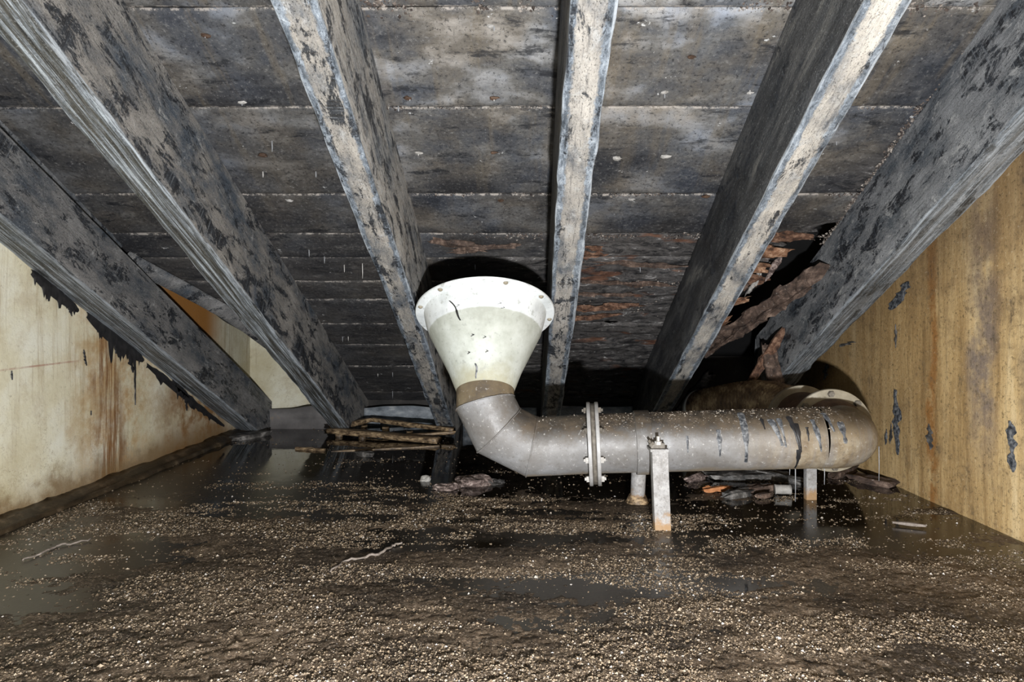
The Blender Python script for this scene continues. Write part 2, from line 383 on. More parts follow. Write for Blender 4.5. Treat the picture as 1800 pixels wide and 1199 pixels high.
def mat_funnel():
    m = M('white_painted_funnel'); v = m.obj(False); X, Y, Z = m.xyz(v)
    a = m.noise(v, 7, 6, 0.65); f = m.noise(v, 45, 5, 0.7)
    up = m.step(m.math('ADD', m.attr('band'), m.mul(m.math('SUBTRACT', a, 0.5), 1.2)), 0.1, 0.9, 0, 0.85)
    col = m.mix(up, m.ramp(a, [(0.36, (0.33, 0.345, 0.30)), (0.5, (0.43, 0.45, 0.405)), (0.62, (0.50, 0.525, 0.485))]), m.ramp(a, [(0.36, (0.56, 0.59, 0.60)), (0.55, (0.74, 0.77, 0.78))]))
    low = m.step(m.math('ADD', m.attr('h'), m.mul(m.math('SUBTRACT', a, 0.5), 0.3)), 0.10, -0.03)
    col = m.mix(m.mul(low, 0.6), col, (0.34, 0.31, 0.19))
    col = m.mix(m.step(f, 0.43, 0.34, 0, 0.6), col, (0.30, 0.31, 0.28))
    col = m.mix(m.step(a, 0.63, 0.70, 0, 0.35), col, (0.42, 0.40, 0.36))
    return m.done(col, 0.65, m.bump(f, 0.3, 0.003))

def mat_silt():
    m = M('granular_brown_silt'); v = m.obj(False); X, Y, Z = m.xyz(v)
    a = m.noise(v, 2.5, 6, 0.65); f = m.noise(v, 130, 4, 0.75); g = m.noise(v, 38, 5, 0.7)
    col = m.ramp(a, [(0.38, (0.026, 0.018, 0.012)), (0.5, (0.060, 0.041, 0.025)), (0.62, (0.14, 0.10, 0.066))])
    col = m.mix(m.step(g, 0.46, 0.34, 0, 0.8), col, (0.022, 0.016, 0.011))
    col = m.mix(m.step(f, 0.55, 0.64, 0, 0.7), col, (0.30, 0.245, 0.19))
    col = m.mix(m.step(f, 0.47, 0.39, 0, 0.8), col, (0.010, 0.008, 0.006))
    return m.done(col, m.step(g, 0.3, 0.7, 0.35, 0.75), m.bump(m.math('ADD', m.mul(f, 0.5), g), 1.0, 0.008))

def mat_water():
    m = M('dark_still_water'); v = m.obj(False); X, Y, Z = m.xyz(v)
    a = m.noise(m.sc(v, 1, 1.6, 1), 1.3, 6, 0.6); r = m.noise(v, 9, 3, 0.5); f = m.noise(v, 90, 4, 0.7)
    film = m.mul(m.step(a, 0.36, 0.50), m.step(m.math('ADD', Y, m.mul(X, 0.35)), 3.1, 2.3))
    film = m.math('MAXIMUM', film, m.mul(m.step(X, -0.65, -1.1), m.step(Y, 2.7, 1.9), m.step(a, 0.35, 0.52)))
    col = m.mix(film, (0.010, 0.0075, 0.005), m.ramp(f, [(0.4, (0.014, 0.011, 0.008)), (0.7, (0.034, 0.028, 0.020))]))
    rough = m.math('ADD', 0.03, m.mul(film, 0.28))
    h = m.math('ADD', m.mul(r, 0.25), m.mul(f, film, 0.12))
    return m.done(col, rough, m.bump(h, 0.10, 0.02), 0.0, 0.6)

def mat_flake(name, stops, rough=0.6):
    m = M(name); g = m.n('ShaderNodeNewGeometry'); v = m.obj(False)
    col = m.ramp(g.outputs['Random Per Island'], stops)
    col = m.mix(m.step(m.noise(v, 160, 2, 0.5), 0.45, 0.6, 0, 0.35), col, (0.08, 0.06, 0.045))
    return m.done(col, rough)

MJ = [mat_joist('weathered_joist_grooved', blackness=0.455, groove=0.92, lowband=0.06),
      mat_joist('weathered_joist_pale', (0.30, 0.28, 0.25), blackness=0.470, pale=0.58, sidepale=0.7),
      mat_joist('weathered_joist_blue', (0.18, 0.176, 0.172), (0.062, 0.074, 0.09), 0.462, 0.60, 0.6, 0.7),
      mat_joist('weathered_joist_dark', (0.19, 0.195, 0.20), (0.06, 0.073, 0.088), 0.468, 0.58, 0.5, 0.5),
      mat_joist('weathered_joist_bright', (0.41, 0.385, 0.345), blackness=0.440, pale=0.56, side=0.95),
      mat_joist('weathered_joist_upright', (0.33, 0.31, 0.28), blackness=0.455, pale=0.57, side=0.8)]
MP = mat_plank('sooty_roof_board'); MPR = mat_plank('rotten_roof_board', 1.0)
MWL = mat_wall_left(); MWR = mat_wall_right()
MWB = mat_simple('dark_damp_concrete', [(0.3, (0.012, 0.011, 0.010)), (0.6, (0.035, 0.031, 0.028)), (0.75, (0.08, 0.07, 0.06))], 5)
MVOID = mat_simple('black_void_sheet', [(0.3, (0.004, 0.004, 0.004)), (0.7, (0.010, 0.010, 0.011))], 6, 0.95)
MPIPE = mat_pipe('grey_painted_pipe'); MNECK = mat_pipe('brown_stained_neck', 0.75)
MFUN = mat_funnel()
MSTEEL = mat_simple('dull_galvanised_steel', [(0.3, (0.20, 0.19, 0.175)), (0.55, (0.33, 0.325, 0.32)), (0.75, (0.44, 0.44, 0.44))], 9, 0.45, 0.3, fleck=(0.55, 0.54, 0.52))
MPOST = mat_simple('grey_painted_steel_post', [(0.3, (0.20, 0.19, 0.175)), (0.6, (0.30, 0.295, 0.29))], 12, 0.55, 0.3, fleck=(0.42, 0.40, 0.37))
def rust_foot():
    m = M('grey_painted_post_with_rusty_foot'); v = m.obj(False); Z = m.xyz(v)[2]; a = m.noise(v, 30, 6, 0.75); f = m.noise(v, 110, 4, 0.8)
    col = m.ramp(a, [(0.36, (0.20, 0.19, 0.18)), (0.6, (0.33, 0.325, 0.32))])
    col = m.mix(m.step(f, 0.56, 0.66, 0, 0.5), col, (0.48, 0.46, 0.44)); col = m.mix(m.step(f, 0.44, 0.34, 0, 0.6), col, (0.08, 0.07, 0.06))
    col = m.mix(m.step(m.math('ADD', Z, m.mul(m.math('SUBTRACT', a, 0.5), 0.16)), 0.06, 0.015, 0, 0.85), col, (0.30, 0.175, 0.07))
    return m.done(col, 0.55, m.bump(f, 0.4, 0.003))
MPOST = rust_foot()
MRING = mat_simple('dirty_flange_steel', [(0.3, (0.15, 0.125, 0.085)), (0.55, (0.27, 0.24, 0.18)), (0.75, (0.36, 0.33, 0.27))], 10, 0.5, 0.3)
MRUST = mat_simple('rusty_brown_metal', [(0.3, (0.03, 0.018, 0.012)), (0.55, (0.085, 0.05, 0.032)), (0.75, (0.17, 0.11, 0.07))], 12, 0.7, 0.5)
MBOLT = mat_simple('dark_bolt_steel', [(0.3, (0.06, 0.05, 0.04)), (0.7, (0.20, 0.18, 0.15))], 40, 0.5, 0.3)
MBOLTL = mat_simple('pale_bolt_steel', [(0.3, (0.35, 0.33, 0.30)), (0.7, (0.6, 0.58, 0.55))], 40, 0.4, 0.3)
MTAR = mat_simple('black_tar', [(0.3, (0.008, 0.008, 0.009)), (0.7, (0.030, 0.029, 0.030))], 30, 0.35, 0.4)
MTARG = mat_simple('grey_tar_run', [(0.38, (0.022, 0.025, 0.03)), (0.5, (0.085, 0.09, 0.098)), (0.6, (0.21, 0.215, 0.22))], 60, 0.4, 0.4)
MHOSE = mat_simple('ribbed_hose_brown', [(0.34, (0.05, 0.032, 0.02)), (0.5, (0.19, 0.125, 0.07)), (0.64, (0.48, 0.37, 0.22))], 16, 0.55, 0.4, (2, 0.4, 1))
MSHEET = mat_simple('blue_grey_sheet_metal', [(0.3, (0.10, 0.115, 0.13)), (0.55, (0.24, 0.265, 0.29)), (0.75, (0.50, 0.51, 0.50))], 11, 0.5, 0.4, (1, 1, 2), (0.62, 0.60, 0.56))
MROT = mat_simple('rotten_red_wood', [(0.36, (0.022, 0.012, 0.009)), (0.5, (0.11, 0.055, 0.033)), (0.64, (0.27, 0.16, 0.105))], 14, 0.85, 1.0, (2, 2, 2), (0.36, 0.28, 0.22))
MROTO = mat_simple('orange_rotten_wood', [(0.36, (0.05, 0.024, 0.014)), (0.5, (0.22, 0.11, 0.06)), (0.64, (0.44, 0.29, 0.19))], 14, 0.85, 1.0, (2, 2, 2), (0.5, 0.38, 0.29))
MROTD = mat_simple('rotten_dark_wood', [(0.3, (0.014, 0.011, 0.010)), (0.52, (0.085, 0.056, 0.042)), (0.7, (0.24, 0.17, 0.13))], 10, 0.8, 0.9, (3, 1, 3), (0.45, 0.40, 0.36))
MWOOD = mat_simple('wet_brown_timber', [(0.38, (0.04, 0.026, 0.015)), (0.5, (0.16, 0.11, 0.065)), (0.62, (0.40, 0.29, 0.17))], 12, 0.45, 0.6, (1, 5, 5))
MCHAR = mat_simple('grey_black_debris', [(0.3, (0.012, 0.012, 0.013)), (0.5, (0.07, 0.066, 0.062)), (0.68, (0.28, 0.265, 0.25))], 18, 0.5, 0.8, fleck=(0.5, 0.48, 0.45))
MPINK = mat_simple('pinkish_rubble', [(0.38, (0.035, 0.026, 0.022)), (0.5, (0.14, 0.10, 0.088)), (0.62, (0.36, 0.29, 0.26))], 55, 0.75, 1.0, fleck=(0.45, 0.40, 0.36))
MORANGE = mat_simple('orange_rust_chip', [(0.3, (0.25, 0.085, 0.025)), (0.7, (0.55, 0.25, 0.11))], 20, 0.6, 0.5)
MSTONE = mat_simple('pale_grey_stone', [(0.3, (0.20, 0.19, 0.175)), (0.7, (0.48, 0.46, 0.43))], 20, 0.6, 0.6)
MTWIG = mat_simple('pale_root', [(0.35, (0.10, 0.08, 0.065)), (0.65, (0.27, 0.23, 0.20))], 40, 0.6, 0.5)
MDRIP = mat_simple('pale_lime_deposit', [(0.3, (0.18, 0.18, 0.19)), (0.7, (0.36, 0.37, 0.38))], 30, 0.4, 0.2)
MLEDGE = mat_simple('wet_black_ledge', [(0.3, (0.012, 0.009, 0.006)), (0.55, (0.05, 0.035, 0.02)), (0.72, (0.17, 0.125, 0.08))], 14, 0.3, 0.9, (1, 0.6, 1))
MSILT = mat_silt(); MWATER = mat_water()
MFLAKE = mat_flake('tan_grit', [(0.0, (0.03, 0.021, 0.012)), (0.4, (0.11, 0.08, 0.050)), (0.75, (0.235, 0.175, 0.115)), (0.95, (0.37, 0.30, 0.22)), (1.0, (0.56, 0.53, 0.50))])
MFLAKEP = mat_flake('pale_grit', [(0.0, (0.16, 0.12, 0.09)), (0.5, (0.42, 0.35, 0.27)), (1.0, (0.72, 0.66, 0.58))])

# ================================================================ THE SETTING
def wall_grid(name, fx, y0, y1, z0, z1, mat, ny, nz, axis='x', flip=False):
    V = []
    for i in range(ny):
        for j in range(nz):
            a = y0 + (y1 - y0) * i / (ny - 1); z = z0 + (z1 - z0) * j / (nz - 1)
            V.append((fx(a, z), a, z) if axis == 'x' else (a, fx(a, z), z))
    Fc = grid_faces(ny, nz)
    if flip: Fc = [f[::-1] for f in Fc]
    o = mesh(name, V, Fc, mat); tag(o, kind='structure')
    s = o.modifiers.new('thickness', 'SOLIDIFY'); s.thickness = 0.15; s.offset = 1
    return o
wl = wall_grid('wall_left', lambda y, z: XL + 0.006 * float(fbm(y * 2.5, z * 2.5, 3)), -0.8, 4.8, -0.25, 2.9, MWL, 110, 64, flip=False)
wr = wall_grid('wall_right', lambda y, z: XR + 0.006 * float(fbm(y * 3, z * 3, 9)), -0.8, 4.8, -0.25, 2.9, MWR, 110, 64, flip=True)
wb = wall_grid('wall_back', lambda x, z: YB + 0.02 + 0.006 * float(fbm(x * 3, z * 3, 5)), -2.0, 1.8, -0.25, 0.9, MWB, 60, 20, 'y')
V, Fc = box((-0.08, 2.0, -0.28), 3.9, 5.6, 0.06); fo = mesh('floor', V, Fc, MWB, smooth=False); tag(fo, kind='structure')
# pale return wall closing the corner behind the first two joists
V = []
for i in range(24):
    t = i / 23
    for j in range(20):
        z = -0.2 + 1.5 * j / 19; V.append((-1.95 + 0.66 * t + 0.006 * float(fbm(t * 3, z * 3, 2)), 4.36 + 0.27 * t, z))
o = mesh('wall_return', V, grid_faces(24, 20), MWL); tag(o, kind='structure')
s = o.modifiers.new('thickness', 'SOLIDIFY'); s.thickness = 0.03; s.offset = 1
# added dark strip standing in for shade in the gap between first joist and boards
V, Fc = box((-1.895, 1.22, ZC - TS * 1.22 - 0.055), 0.05, 3.75, 0.16, Matrix.Rotation(-SA, 3, 'X'))
o = mesh('gap_shade_1', V, Fc, MJ[3], smooth=False); tag(o, kind='structure')
# ragged ledge at the foot of the left wall
ny = 150; V = []
for i in range(ny):
    y = 0.6 + 3.75 * i / (ny - 1); n1 = float(fbm(y * 7, 1.5, 0, 4)); n2 = float(fbm(y * 9, 7.5, 0, 4)); n3 = float(fbm(y * 14, 3.3, 0, 3))
    w = 0.085 + 0.022 * n1
    for (dx, dz) in ((-0.02, -0.05), (-0.01, 0.045 + 0.02 * n2), (w * 0.45, 0.035 + 0.015 * n3), (w * 0.75, 0.018 + 0.01 * n2), (w * 0.9, 0.022 + 0.008 * n1), (w, 0.008), (w + 0.004, -0.05)):
        V.append((XL + dx, y, dz))
o = mesh('baseboard_left', V, grid_faces(ny, 7)[::1], MLEDGE); tag(o, kind='structure')

# ---- sloping boarded ceiling; local x across the room, y down the slope, z away from the room
ceil = empty('ceiling', (0, 0, ZC)); tag(ceil, kind='structure'); ceil.rotation_euler = (-SA, 0, 0)
seams = [-0.45, -0.05, 0.35, 0.75, 1.12, 1.48] + [roofY(p) for p in (15, 190, 343, 412, 455, 497, 528, 570, 607, 645, 690)] + [4.70]
def hole_right(Y):
    return float(np.interp(Y, [2.5, 2.66, 2.76, 2.86, 3.0, 3.2, 3.45, 3.6, 4.7], [1.70, 1.60, 1.34, 1.22, 1.16, 1.12, 1.06, 1.00, 0.95]))
def hole_left(Y):
    return float(np.interp(Y, [2.9, 2.99, 3.2, 3.4, 3.55, 3.70, 4.0, 4.7], [-1.925, -1.88, -1.76, -1.655, -1.60, -1.565, -1.50, -1.34]))
for r in range(len(seams) - 1):
    ya, yb = seams[r] / CA, seams[r + 1] / CA
    Yc = (seams[r] + seams[r + 1]) / 2
    nx = 190; W = yb - ya; nv = max(9, min(22, int(W / 0.02)))
    rows = [0.0, 0.012, 0.028] + list(np.linspace(0.06, 0.94, nv)) + [0.972, 0.988, 1.0]
    nvv = len(rows); rotrow = max(0.0, min(1.0, (Yc - 2.65) / 0.45))
    off = r * 3.7; V = []; E = []; Rr = []
    xs = np.linspace(0, 1, nx)
    for j, t in enumerate(rows):
        Yw = seams[r] + (seams[r + 1] - seams[r]) * t
        l = hole_left(Yw) + 0.012 * vnoise(t * 9, off); rr = hole_right(Yw)
        rr += (0.06 if rr < 1.55 else 0.0) * (float(vnoise(t * 7.3 + off, 2.2)) + 0.5 * float(vnoise(t * 23 + off, 5.1)))
        X = l + (rr - l) * xs
        y = ya + W * t + 0.006 * fbm(X * 3, off, 0, 4) * (1 if t < 0.5 else 1) * (1 if t in (0.0, 1.0) else 0.7)
        e = 1 - min(1, min(t, 1 - t) * W / 0.014)
        rot = np.clip(rotrow * (0.25 + 0.85 * np.clip((X + 0.2) / 0.9, 0, 1)) + 0.9 * rotrow * fbm(X * 1.3, Yw * 2, 4, 3) * (X > -0.7), 0, 1)
        if Yc < 2.7: rot = np.clip((X - 1.15) / 0.4, 0, 1) * np.clip((Yw - 2.0) / 0.5, 0, 1)
        z = 0.0025 * fbm(X * 5, y * 14, off, 4) + 0.007 * e + 0.004 * fbm(X * 0.8, off, 1, 2)
        lay = fbm(X * 6, y * 34, off + 3, 4, 0.55)
        z = z + rot * (0.014 * np.round(lay * 3) / 3 + 0.010 * lay + 0.008)
        endt = np.clip((X - rr + 0.08) / 0.08, 0, 1) * (rr < 1.55)
        z = z + endt * 0.02 * fbm(X * 20, y * 20, off, 3)
        for i in range(nx): V.append((X[i], y[i], z[i]))
        E += [e] * nx; Rr += list(np.maximum(rot, endt))
    Fc = grid_faces(nvv, nx)
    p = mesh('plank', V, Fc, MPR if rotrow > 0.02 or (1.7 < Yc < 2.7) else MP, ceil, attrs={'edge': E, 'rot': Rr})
    s = p.modifiers.new('thickness', 'SOLIDIFY'); s.thickness = 0.022; s.offset = 1 
V, Fc = box((-0.08, 2.3, 0.30), 3.9, 6.2, 0.02); mesh('void_backing', V, Fc, MVOID, ceil, smooth=False)  # dark sheet added above the boards to keep the hole black

# ================================================================ JOISTS
def joist(name, label, xr, width, depth, Y0, Y1, mat, drop=0.0, seed=0, wob=0.004, ragged=0.0, chamfer=0.005):
    """local x down the slope, y across (towards -X of the room), z up to the boarding; origin on the underside"""
    xc = xr - width / 2
    n = int((Y1 - Y0) / CA / 0.022); hw = width / 2; c = chamfer
    ring = [(-hw + c, 0), (-hw * 0.5, 0), (0, 0), (hw * 0.5, 0), (hw - c, 0), (hw - c * 0.3, c * 0.3), (hw, c), (hw, depth * .25), (hw, depth * .5), (hw, depth * .75), (hw, depth), (-hw, depth), (-hw, depth * .75), (-hw, depth * .5), (-hw, depth * .25), (-hw, c), (-hw + c * 0.3, c * 0.3)]
    R = np.array(ring); nr = len(ring)
    u = np.linspace(Y0 / CA, Y1 / CA, n)
    U = np.repeat(u[:, None], nr, 1); A = np.repeat(R[None, :, 0], n, 0); B = np.repeat(R[None, :, 1], n, 0)
    ed = np.array([1.6 if (abs(abs(a) - hw) < c * 1.2 and b < c * 1.2) else 0.5 for a, b in ring])[None, :]
    A2 = A + wob * ed * fbm(U * 9, B * 12 + seed, A * 40 + seed, 4) + wob * 2 * fbm(U * 0.9, seed * 1.7, 0, 2)
    B2 = B + (B < depth * 0.9) * wob * ed * fbm(U * 8 + 50, B * 10 + seed, A * 30, 4)
    if ragged:
        k = np.clip((U - (Y1 / CA - 0.5)) / 0.5, 0, 1)
        U = U + k * ragged * fbm(A * 30, B * 16 + seed, 3, 3) * 2
        A2 = A2 + k * ragged * 0.25 * fbm(U * 12, B * 14, seed, 3); B2 = B2 + k * ragged * 0.4 * fbm(U * 14, A * 18, seed + 5, 3)
    V = np.stack([U, A2, B2], -1).reshape(-1, 3)
    Fc = grid_faces(n, nr, True) + [tuple(reversed(range(nr))), tuple(range((n - 1) * nr, n * nr))]
    o = mesh(name, V, Fc, mat); o.data.set_sharp_from_angle(angle=math.radians(32))
    s, nn, y = Vector((0, CA, -SI)), Vector((0, SI, CA)), Vector((-1, 0, 0))
    Mx = Matrix(((s.x, y.x, nn.x, xc), (s.y, y.y, nn.y, 0), (s.z, y.z, nn.z, ZJ - drop), (0, 0, 0, 1)))
    o.matrix_world = Mx
    return o
JD = (ZC - ZJ) * CA
G = 'sloping roof joists'
tag(joist('roof_joist', 0, -1.80, 0.135, JD - 0.085, -0.4, 4.42, MJ[2], 0.0, 1, chamfer=0.007), 'dark grey roof joist running along the top of the cream wall', 'joist', G)
tag(joist('roof_joist', 0, -1.175, 0.115, JD, -0.4, 4.58, MJ[0], 0.0, 2, 0.005, chamfer=0.008), 'broad grooved roof joist with a pale ridge, second from the cream wall', 'joist', G)
tag(joist('roof_joist', 0, -0.484, 0.108, JD, -0.4, 4.58, MJ[1], 0.0, 3), 'roof joist mottled tan and black passing left of the white funnel', 'joist', G)
tag(joist('roof_joist', 0, 0.209, 0.112, JD, -0.4, 4.58, MJ[5], 0.0, 4), 'nearly upright roof joist just right of the white funnel', 'joist', G)
tag(joist('roof_joist', 0, 0.890, 0.112, JD, -0.4, 4.58, MJ[4], 0.0, 5), 'pale-edged roof joist running down behind the pipe clamp, left of the hole', 'joist', G)
tag(joist('roof_joist', 0, 1.492, 0.118, JD, -0.4, 3.62, MJ[3], 0.0, 6, 0.006, 0.05, 0.008), 'rotted black roof joist with broken lower end beside the ochre wall', 'joist', G)

# bent grey edging along the cut ends of the boards by the cream wall
V = []; N = 40
for i in range(N):
    Y = 2.93 + 1.35 * i / (N - 1); X = hole_left(Y) ; zc = ZC - TS * Y
    for dx, dz in ((-0.045, 0.03), (-0.030, -0.035 - 0.012 * math.sin(i * 0.5)), (-0.004, -0.055), (0.028, -0.03), (0.05, -0.004)):
        V.append((X + dx + 0.004 * float(vnoise(i * 0.4, dx * 50)), Y, zc + dz))
o = mesh('bent_edging', V, grid_faces(N, 5), MJ[2]); s = o.modifiers.new('t', 'SOLIDIFY'); s.thickness = 0.006
tag(o, 'curved grey edging strip closing the cut roof boards above the cream wall', 'edging')

# rot and splinters round the hole (pieces of the boarding)
def ceiling_piece(name, V, Fc, mat, smooth=False):
    inv = Matrix.Rotation(SA, 4, 'X') @ Matrix.Translation((0, 0, -ZC))
    return mesh(name, [inv @ Vector(v) for v in V], Fc, mat, ceil, smooth)
def rz(Y, d=0.0): return ZC - TS * Y - d
k = 0
for (X0, Y0_, X1, Y1_, w, h, d0, d1, mt) in (
        (0.90, 2.93, 1.20, 2.90, 0.10, 0.05, 0.0, 0.03, MROTO), (0.90, 3.02, 1.15, 3.01, 0.08, 0.05, 0.01, 0.04, MROTO),
        (0.92, 3.12, 1.17, 3.08, 0.09, 0.06, 0.01, 0.05, MROT), (0.90, 3.24, 1.15, 3.18, 0.06, 0.03, 0.01, 0.02, MROTD),
        (0.95, 3.40, 1.13, 3.22, 0.07, 0.05, 0.03, 0.06, MROTO), (1.10, 2.84, 1.25, 2.83, 0.06, 0.03, 0.0, 0.01, MROT),
        (0.95, 3.55, 1.07, 3.38, 0.09, 0.05, 0.06, 0.08, MROTO), (0.20, 2.94, 0.36, 2.95, 0.10, 0.016, -0.004, -0.002, MROT),
        (0.21, 3.42, 0.60, 3.36, 0.05, 0.03, 0.01, 0.015, MROT), (0.22, 3.50, 0.50, 3.46, 0.04, 0.025, 0.015, 0.01, MROT),
        (-0.45, 2.86, -0.20, 2.90, 0.06, 0.02, 0.0, 0.01, MROTD), (-0.35, 2.93, -0.05, 2.89, 0.04, 0.02, 0.005, 0.005, MROTD),
        (0.35, 3.02, 0.75, 3.04, 0.03, 0.02, 0.0, 0.008, MROTD), (0.28, 3.17, 0.72, 3.19, 0.035, 0.02, 0.005, 0.01, MROTD), (0.25, 3.28, 0.55, 3.27, 0.03, 0.02, 0.005, 0.01, MROTD),
        (1.14, 3.06, 1.12, 3.14, 0.025, 0.03, 0.03, 0.07, MSTONE), (1.19, 2.92, 1.17, 3.02, 0.03, 0.03, 0.02, 0.06, MPINK)):
    k += 1
    V, Fc = bar((X0, Y0_, rz(Y0_, d0)), (X1, Y1_, rz(Y1_, d1)), w, h * 0.55, Vector((0, SI, CA)), 0.024, 16, 0.45, k * 2.3, 8)
    ceiling_piece('splinter', V, Fc, mt, False)
# long rotted strip hanging across the hole
V, Fc = join([bar((1.03, 3.62, rz(3.62, 0.13)), (1.36, 2.86, rz(2.86, 0.13)), 0.095, 0.028, Vector((0.6, SI, CA)), 0.030, 34, 0.2, 3.1, 10),
              bar((1.05, 3.54, rz(3.54, 0.16)), (1.33, 2.96, rz(2.96, 0.16)), 0.03, 0.04, Vector((0.6, SI, CA)), 0.020, 22, 0.3, 8.1)])
o = mesh('rotted_batten', V, Fc, MROTD, None, False); tag(o, 'long rotted brown strip of wood hanging across the black hole in the roof', 'batten')
# slab standing behind the elbow
V, Fc = bar((1.335, 3.30, 0.33), (1.30, 3.38, 0.63), 0.085, 0.03, Vector((0, -1, 0.1)), 0.010, 14, 0.25, 4.4)
o = mesh('broken_board', V, Fc, MROTD, None, False); tag(o, 'reddish broken board standing upright behind the ribbed hose', 'board')
V, Fc = bar((1.22, 3.42, 0.42), (1.36, 3.32, 0.70), 0.05, 0.03, Vector((0, -1, 0.1)), 0.012, 12, 0.4, 6.4)
o = mesh('wood_splinter', V, Fc, MROT, None, False); tag(o, 'orange-red splinter leaning on the end of the rotted black joist', 'splinter')
V, Fc = bar((1.475, 3.45, 0.405), (1.50, 4.05, 0.20), 0.035, 0.05, Vector((0, 0, 1)), 0.010, 14, 0.4, 9.4)
o = mesh('joist_sliver', V, Fc, MROTD); tag(o, 'thin sliver of wood below the rotted joist in the shadow on the ochre wall', 'sliver')
V, Fc = join([bar((1.00, 4.10, 0.16), (1.16, 3.95, 0.42), 0.07, 0.04, Vector((0, -1, 0)), 0.014, 10, 0.2, 1.4)])
o = mesh('charred_offcut', V, Fc, MCHAR); tag(o, 'charred wood offcut leaning beside the white end of the hose', 'offcut')

def crumbs(name, n, x0, x1, Y0, Y1, sy, s0, s1, mat):
    t = rng.random(n); X = x0 + (x1 - x0) * t; Y = Y0 + (Y1 - Y0) * t + rng.normal(0, sy, n); X = X + rng.normal(0, sy * .6, n)
    kp = fbm(X * 7, Y * 7, 3, 3) > -0.05; X, Y = X[kp], Y[kp]
    Vv, Ff = flakes(len(X), np.stack([X, Y / CA, np.zeros(len(X))], -1), s0 + s1 * rng.random(len(X)) ** 2, 0.8)
    Vv[:, 2] = -Vv[:, 2]
    o = mesh(name, Vv, Ff[:, ::-1], mat, ceil, False); tag(o, kind='stuff')
MCRUMB = mat_flake('pinkish_crumbs', [(0.0, (0.02, 0.015, 0.014)), (0.5, (0.10, 0.078, 0.066)), (1.0, (0.36, 0.32, 0.28))], 0.8)
for (a, n_, xa, xb, ya, yb, sy_, sa, sb) in ((0, 900, -0.5, 1.4, roofY(8), roofY(8), .014, .002, .006), (1, 260, -0.5, 1.4, roofY(190), roofY(190), .004, .0015, .004), (2, 420, -0.45, 1.5, roofY(343), roofY(343), .006, .0015, .005), (3, 700, -0.45, 1.4, roofY(415), roofY(415), .012, .002, .006),
                                            (4, 900, 1.365, 1.372, 1.9, 2.9, .014, .0015, .006), (5, 300, -0.4, 0.9, roofY(500), roofY(500), .02, .002, .006), (6, 300, 0.2, 0.9, roofY(540), roofY(540), .03, .002, .006)):
    crumbs('seam_crumbs', n_, xa, xb, ya, yb, sy_, sa, sb, MCRUMB)
# rusty nail heads with a crust round them
for (px, py) in ((716, 172), (868, 172), (862, 46), (1168, 162), (1318, 163), (1215, 100), (362, 62), (425, 180), (735, 268), (868, 268), (1085, 278), (1170, 275), (462, 272), (1500, 60), (1240, 345), (880, 352), (690, 348), (508, 352), (1110, 350)):
    Y = roofY(py); X = (px - VX) / F * Y; r_ = 0.008 + 0.006 * random.random()
    V, Fc = lump((X, Y, rz(Y) - 0.001), r_ * 1.5, r_ * 1.2, r_ * 0.6, px, 9, 6, 0.6); ceiling_piece('nail_head', V, Fc, random.choice((MRUST, MROT, MSTONE)), False)
# nails / little lime drips hanging from the boards
i = 0
for (px, py, L) in ((637, 466, .065), (706, 467, .02), (570, 452, .03), (605, 468, .03), (690, 688, .05), (690, 655, .03), (664, 657, .02), (602, 592, .03), (543, 440, .03), (612, 592, .025), (835, 466, .025), (478, 250, .035), (462, 303, .02), (555, 303, .02),
                    (1125, 470, .025), (1225, 500, .02), (700, 190, .012), (720, 172, .012), (868, 172, .012), (868, 46, .015), (1168, 165, .015), (1318, 160, .012), (360, 60, .012), (425, 180, .012), (735, 268, .012), (1470, 250, .012)):
    Y = roofY(py); X = (px - VX) / F * Y; z = rz(Y)
    V, Fc = sweep([(X, Y, z + 0.012), (X + .001, Y, z - L * .5), (X + .001, Y, z - L)], [.0026, .0022, .0010], 7)
    ceiling_piece('nail', V, Fc, MDRIP if i % 3 else MBOLTL, True); i += 1

# ================================================================ TAR RUNS ON THE WALLS
def tar_patch(parent, wallx, sgn, pts, w0, seed, mat=MTAR, name='tar_run', t=0.004):
    """pts: (Y, z) from top to bottom on a wall"""
    V = []; n = 30
    P = np.array(pts); tt = np.linspace(0, 1, n); s = np.linspace(0, 1, len(P))
    ys = np.interp(tt, s, P[:, 0]); zs = np.interp(tt, s, P[:, 1])
    for i in range(n):
        w = w0 * math.sin(math.pi * (0.04 + 0.93 * tt[i])) ** 0.6
        l = w * (0.45 + 0.45 * float(fbm(i * 0.33, seed, 0, 2))); r = w * (0.45 + 0.45 * float(fbm(i * 0.33, seed + 9, 0, 2)))
        l = max(l, 0.001); r = max(r, 0.001)
        for a, b in ((-l, 0), (-l * 0.4, 1), (r * 0.4, 1), (r, 0)):
            V.append((wallx + sgn * (b * t - 0.001 + 0.005), ys[i] + a, zs[i]))
    Fc = grid_faces(n, 4)
    if sgn > 0: Fc = [f[::-1] for f in Fc]
    return mesh(name, V, Fc, mat, parent)
def lw(px, py): Y = XL * F / (px - VX); return (Y, CH + (HY - py) / F * Y)
def rw(px, py): Y = XR * F / (px - VX); return (Y, CH + (HY - py) / F * Y)
k = 0
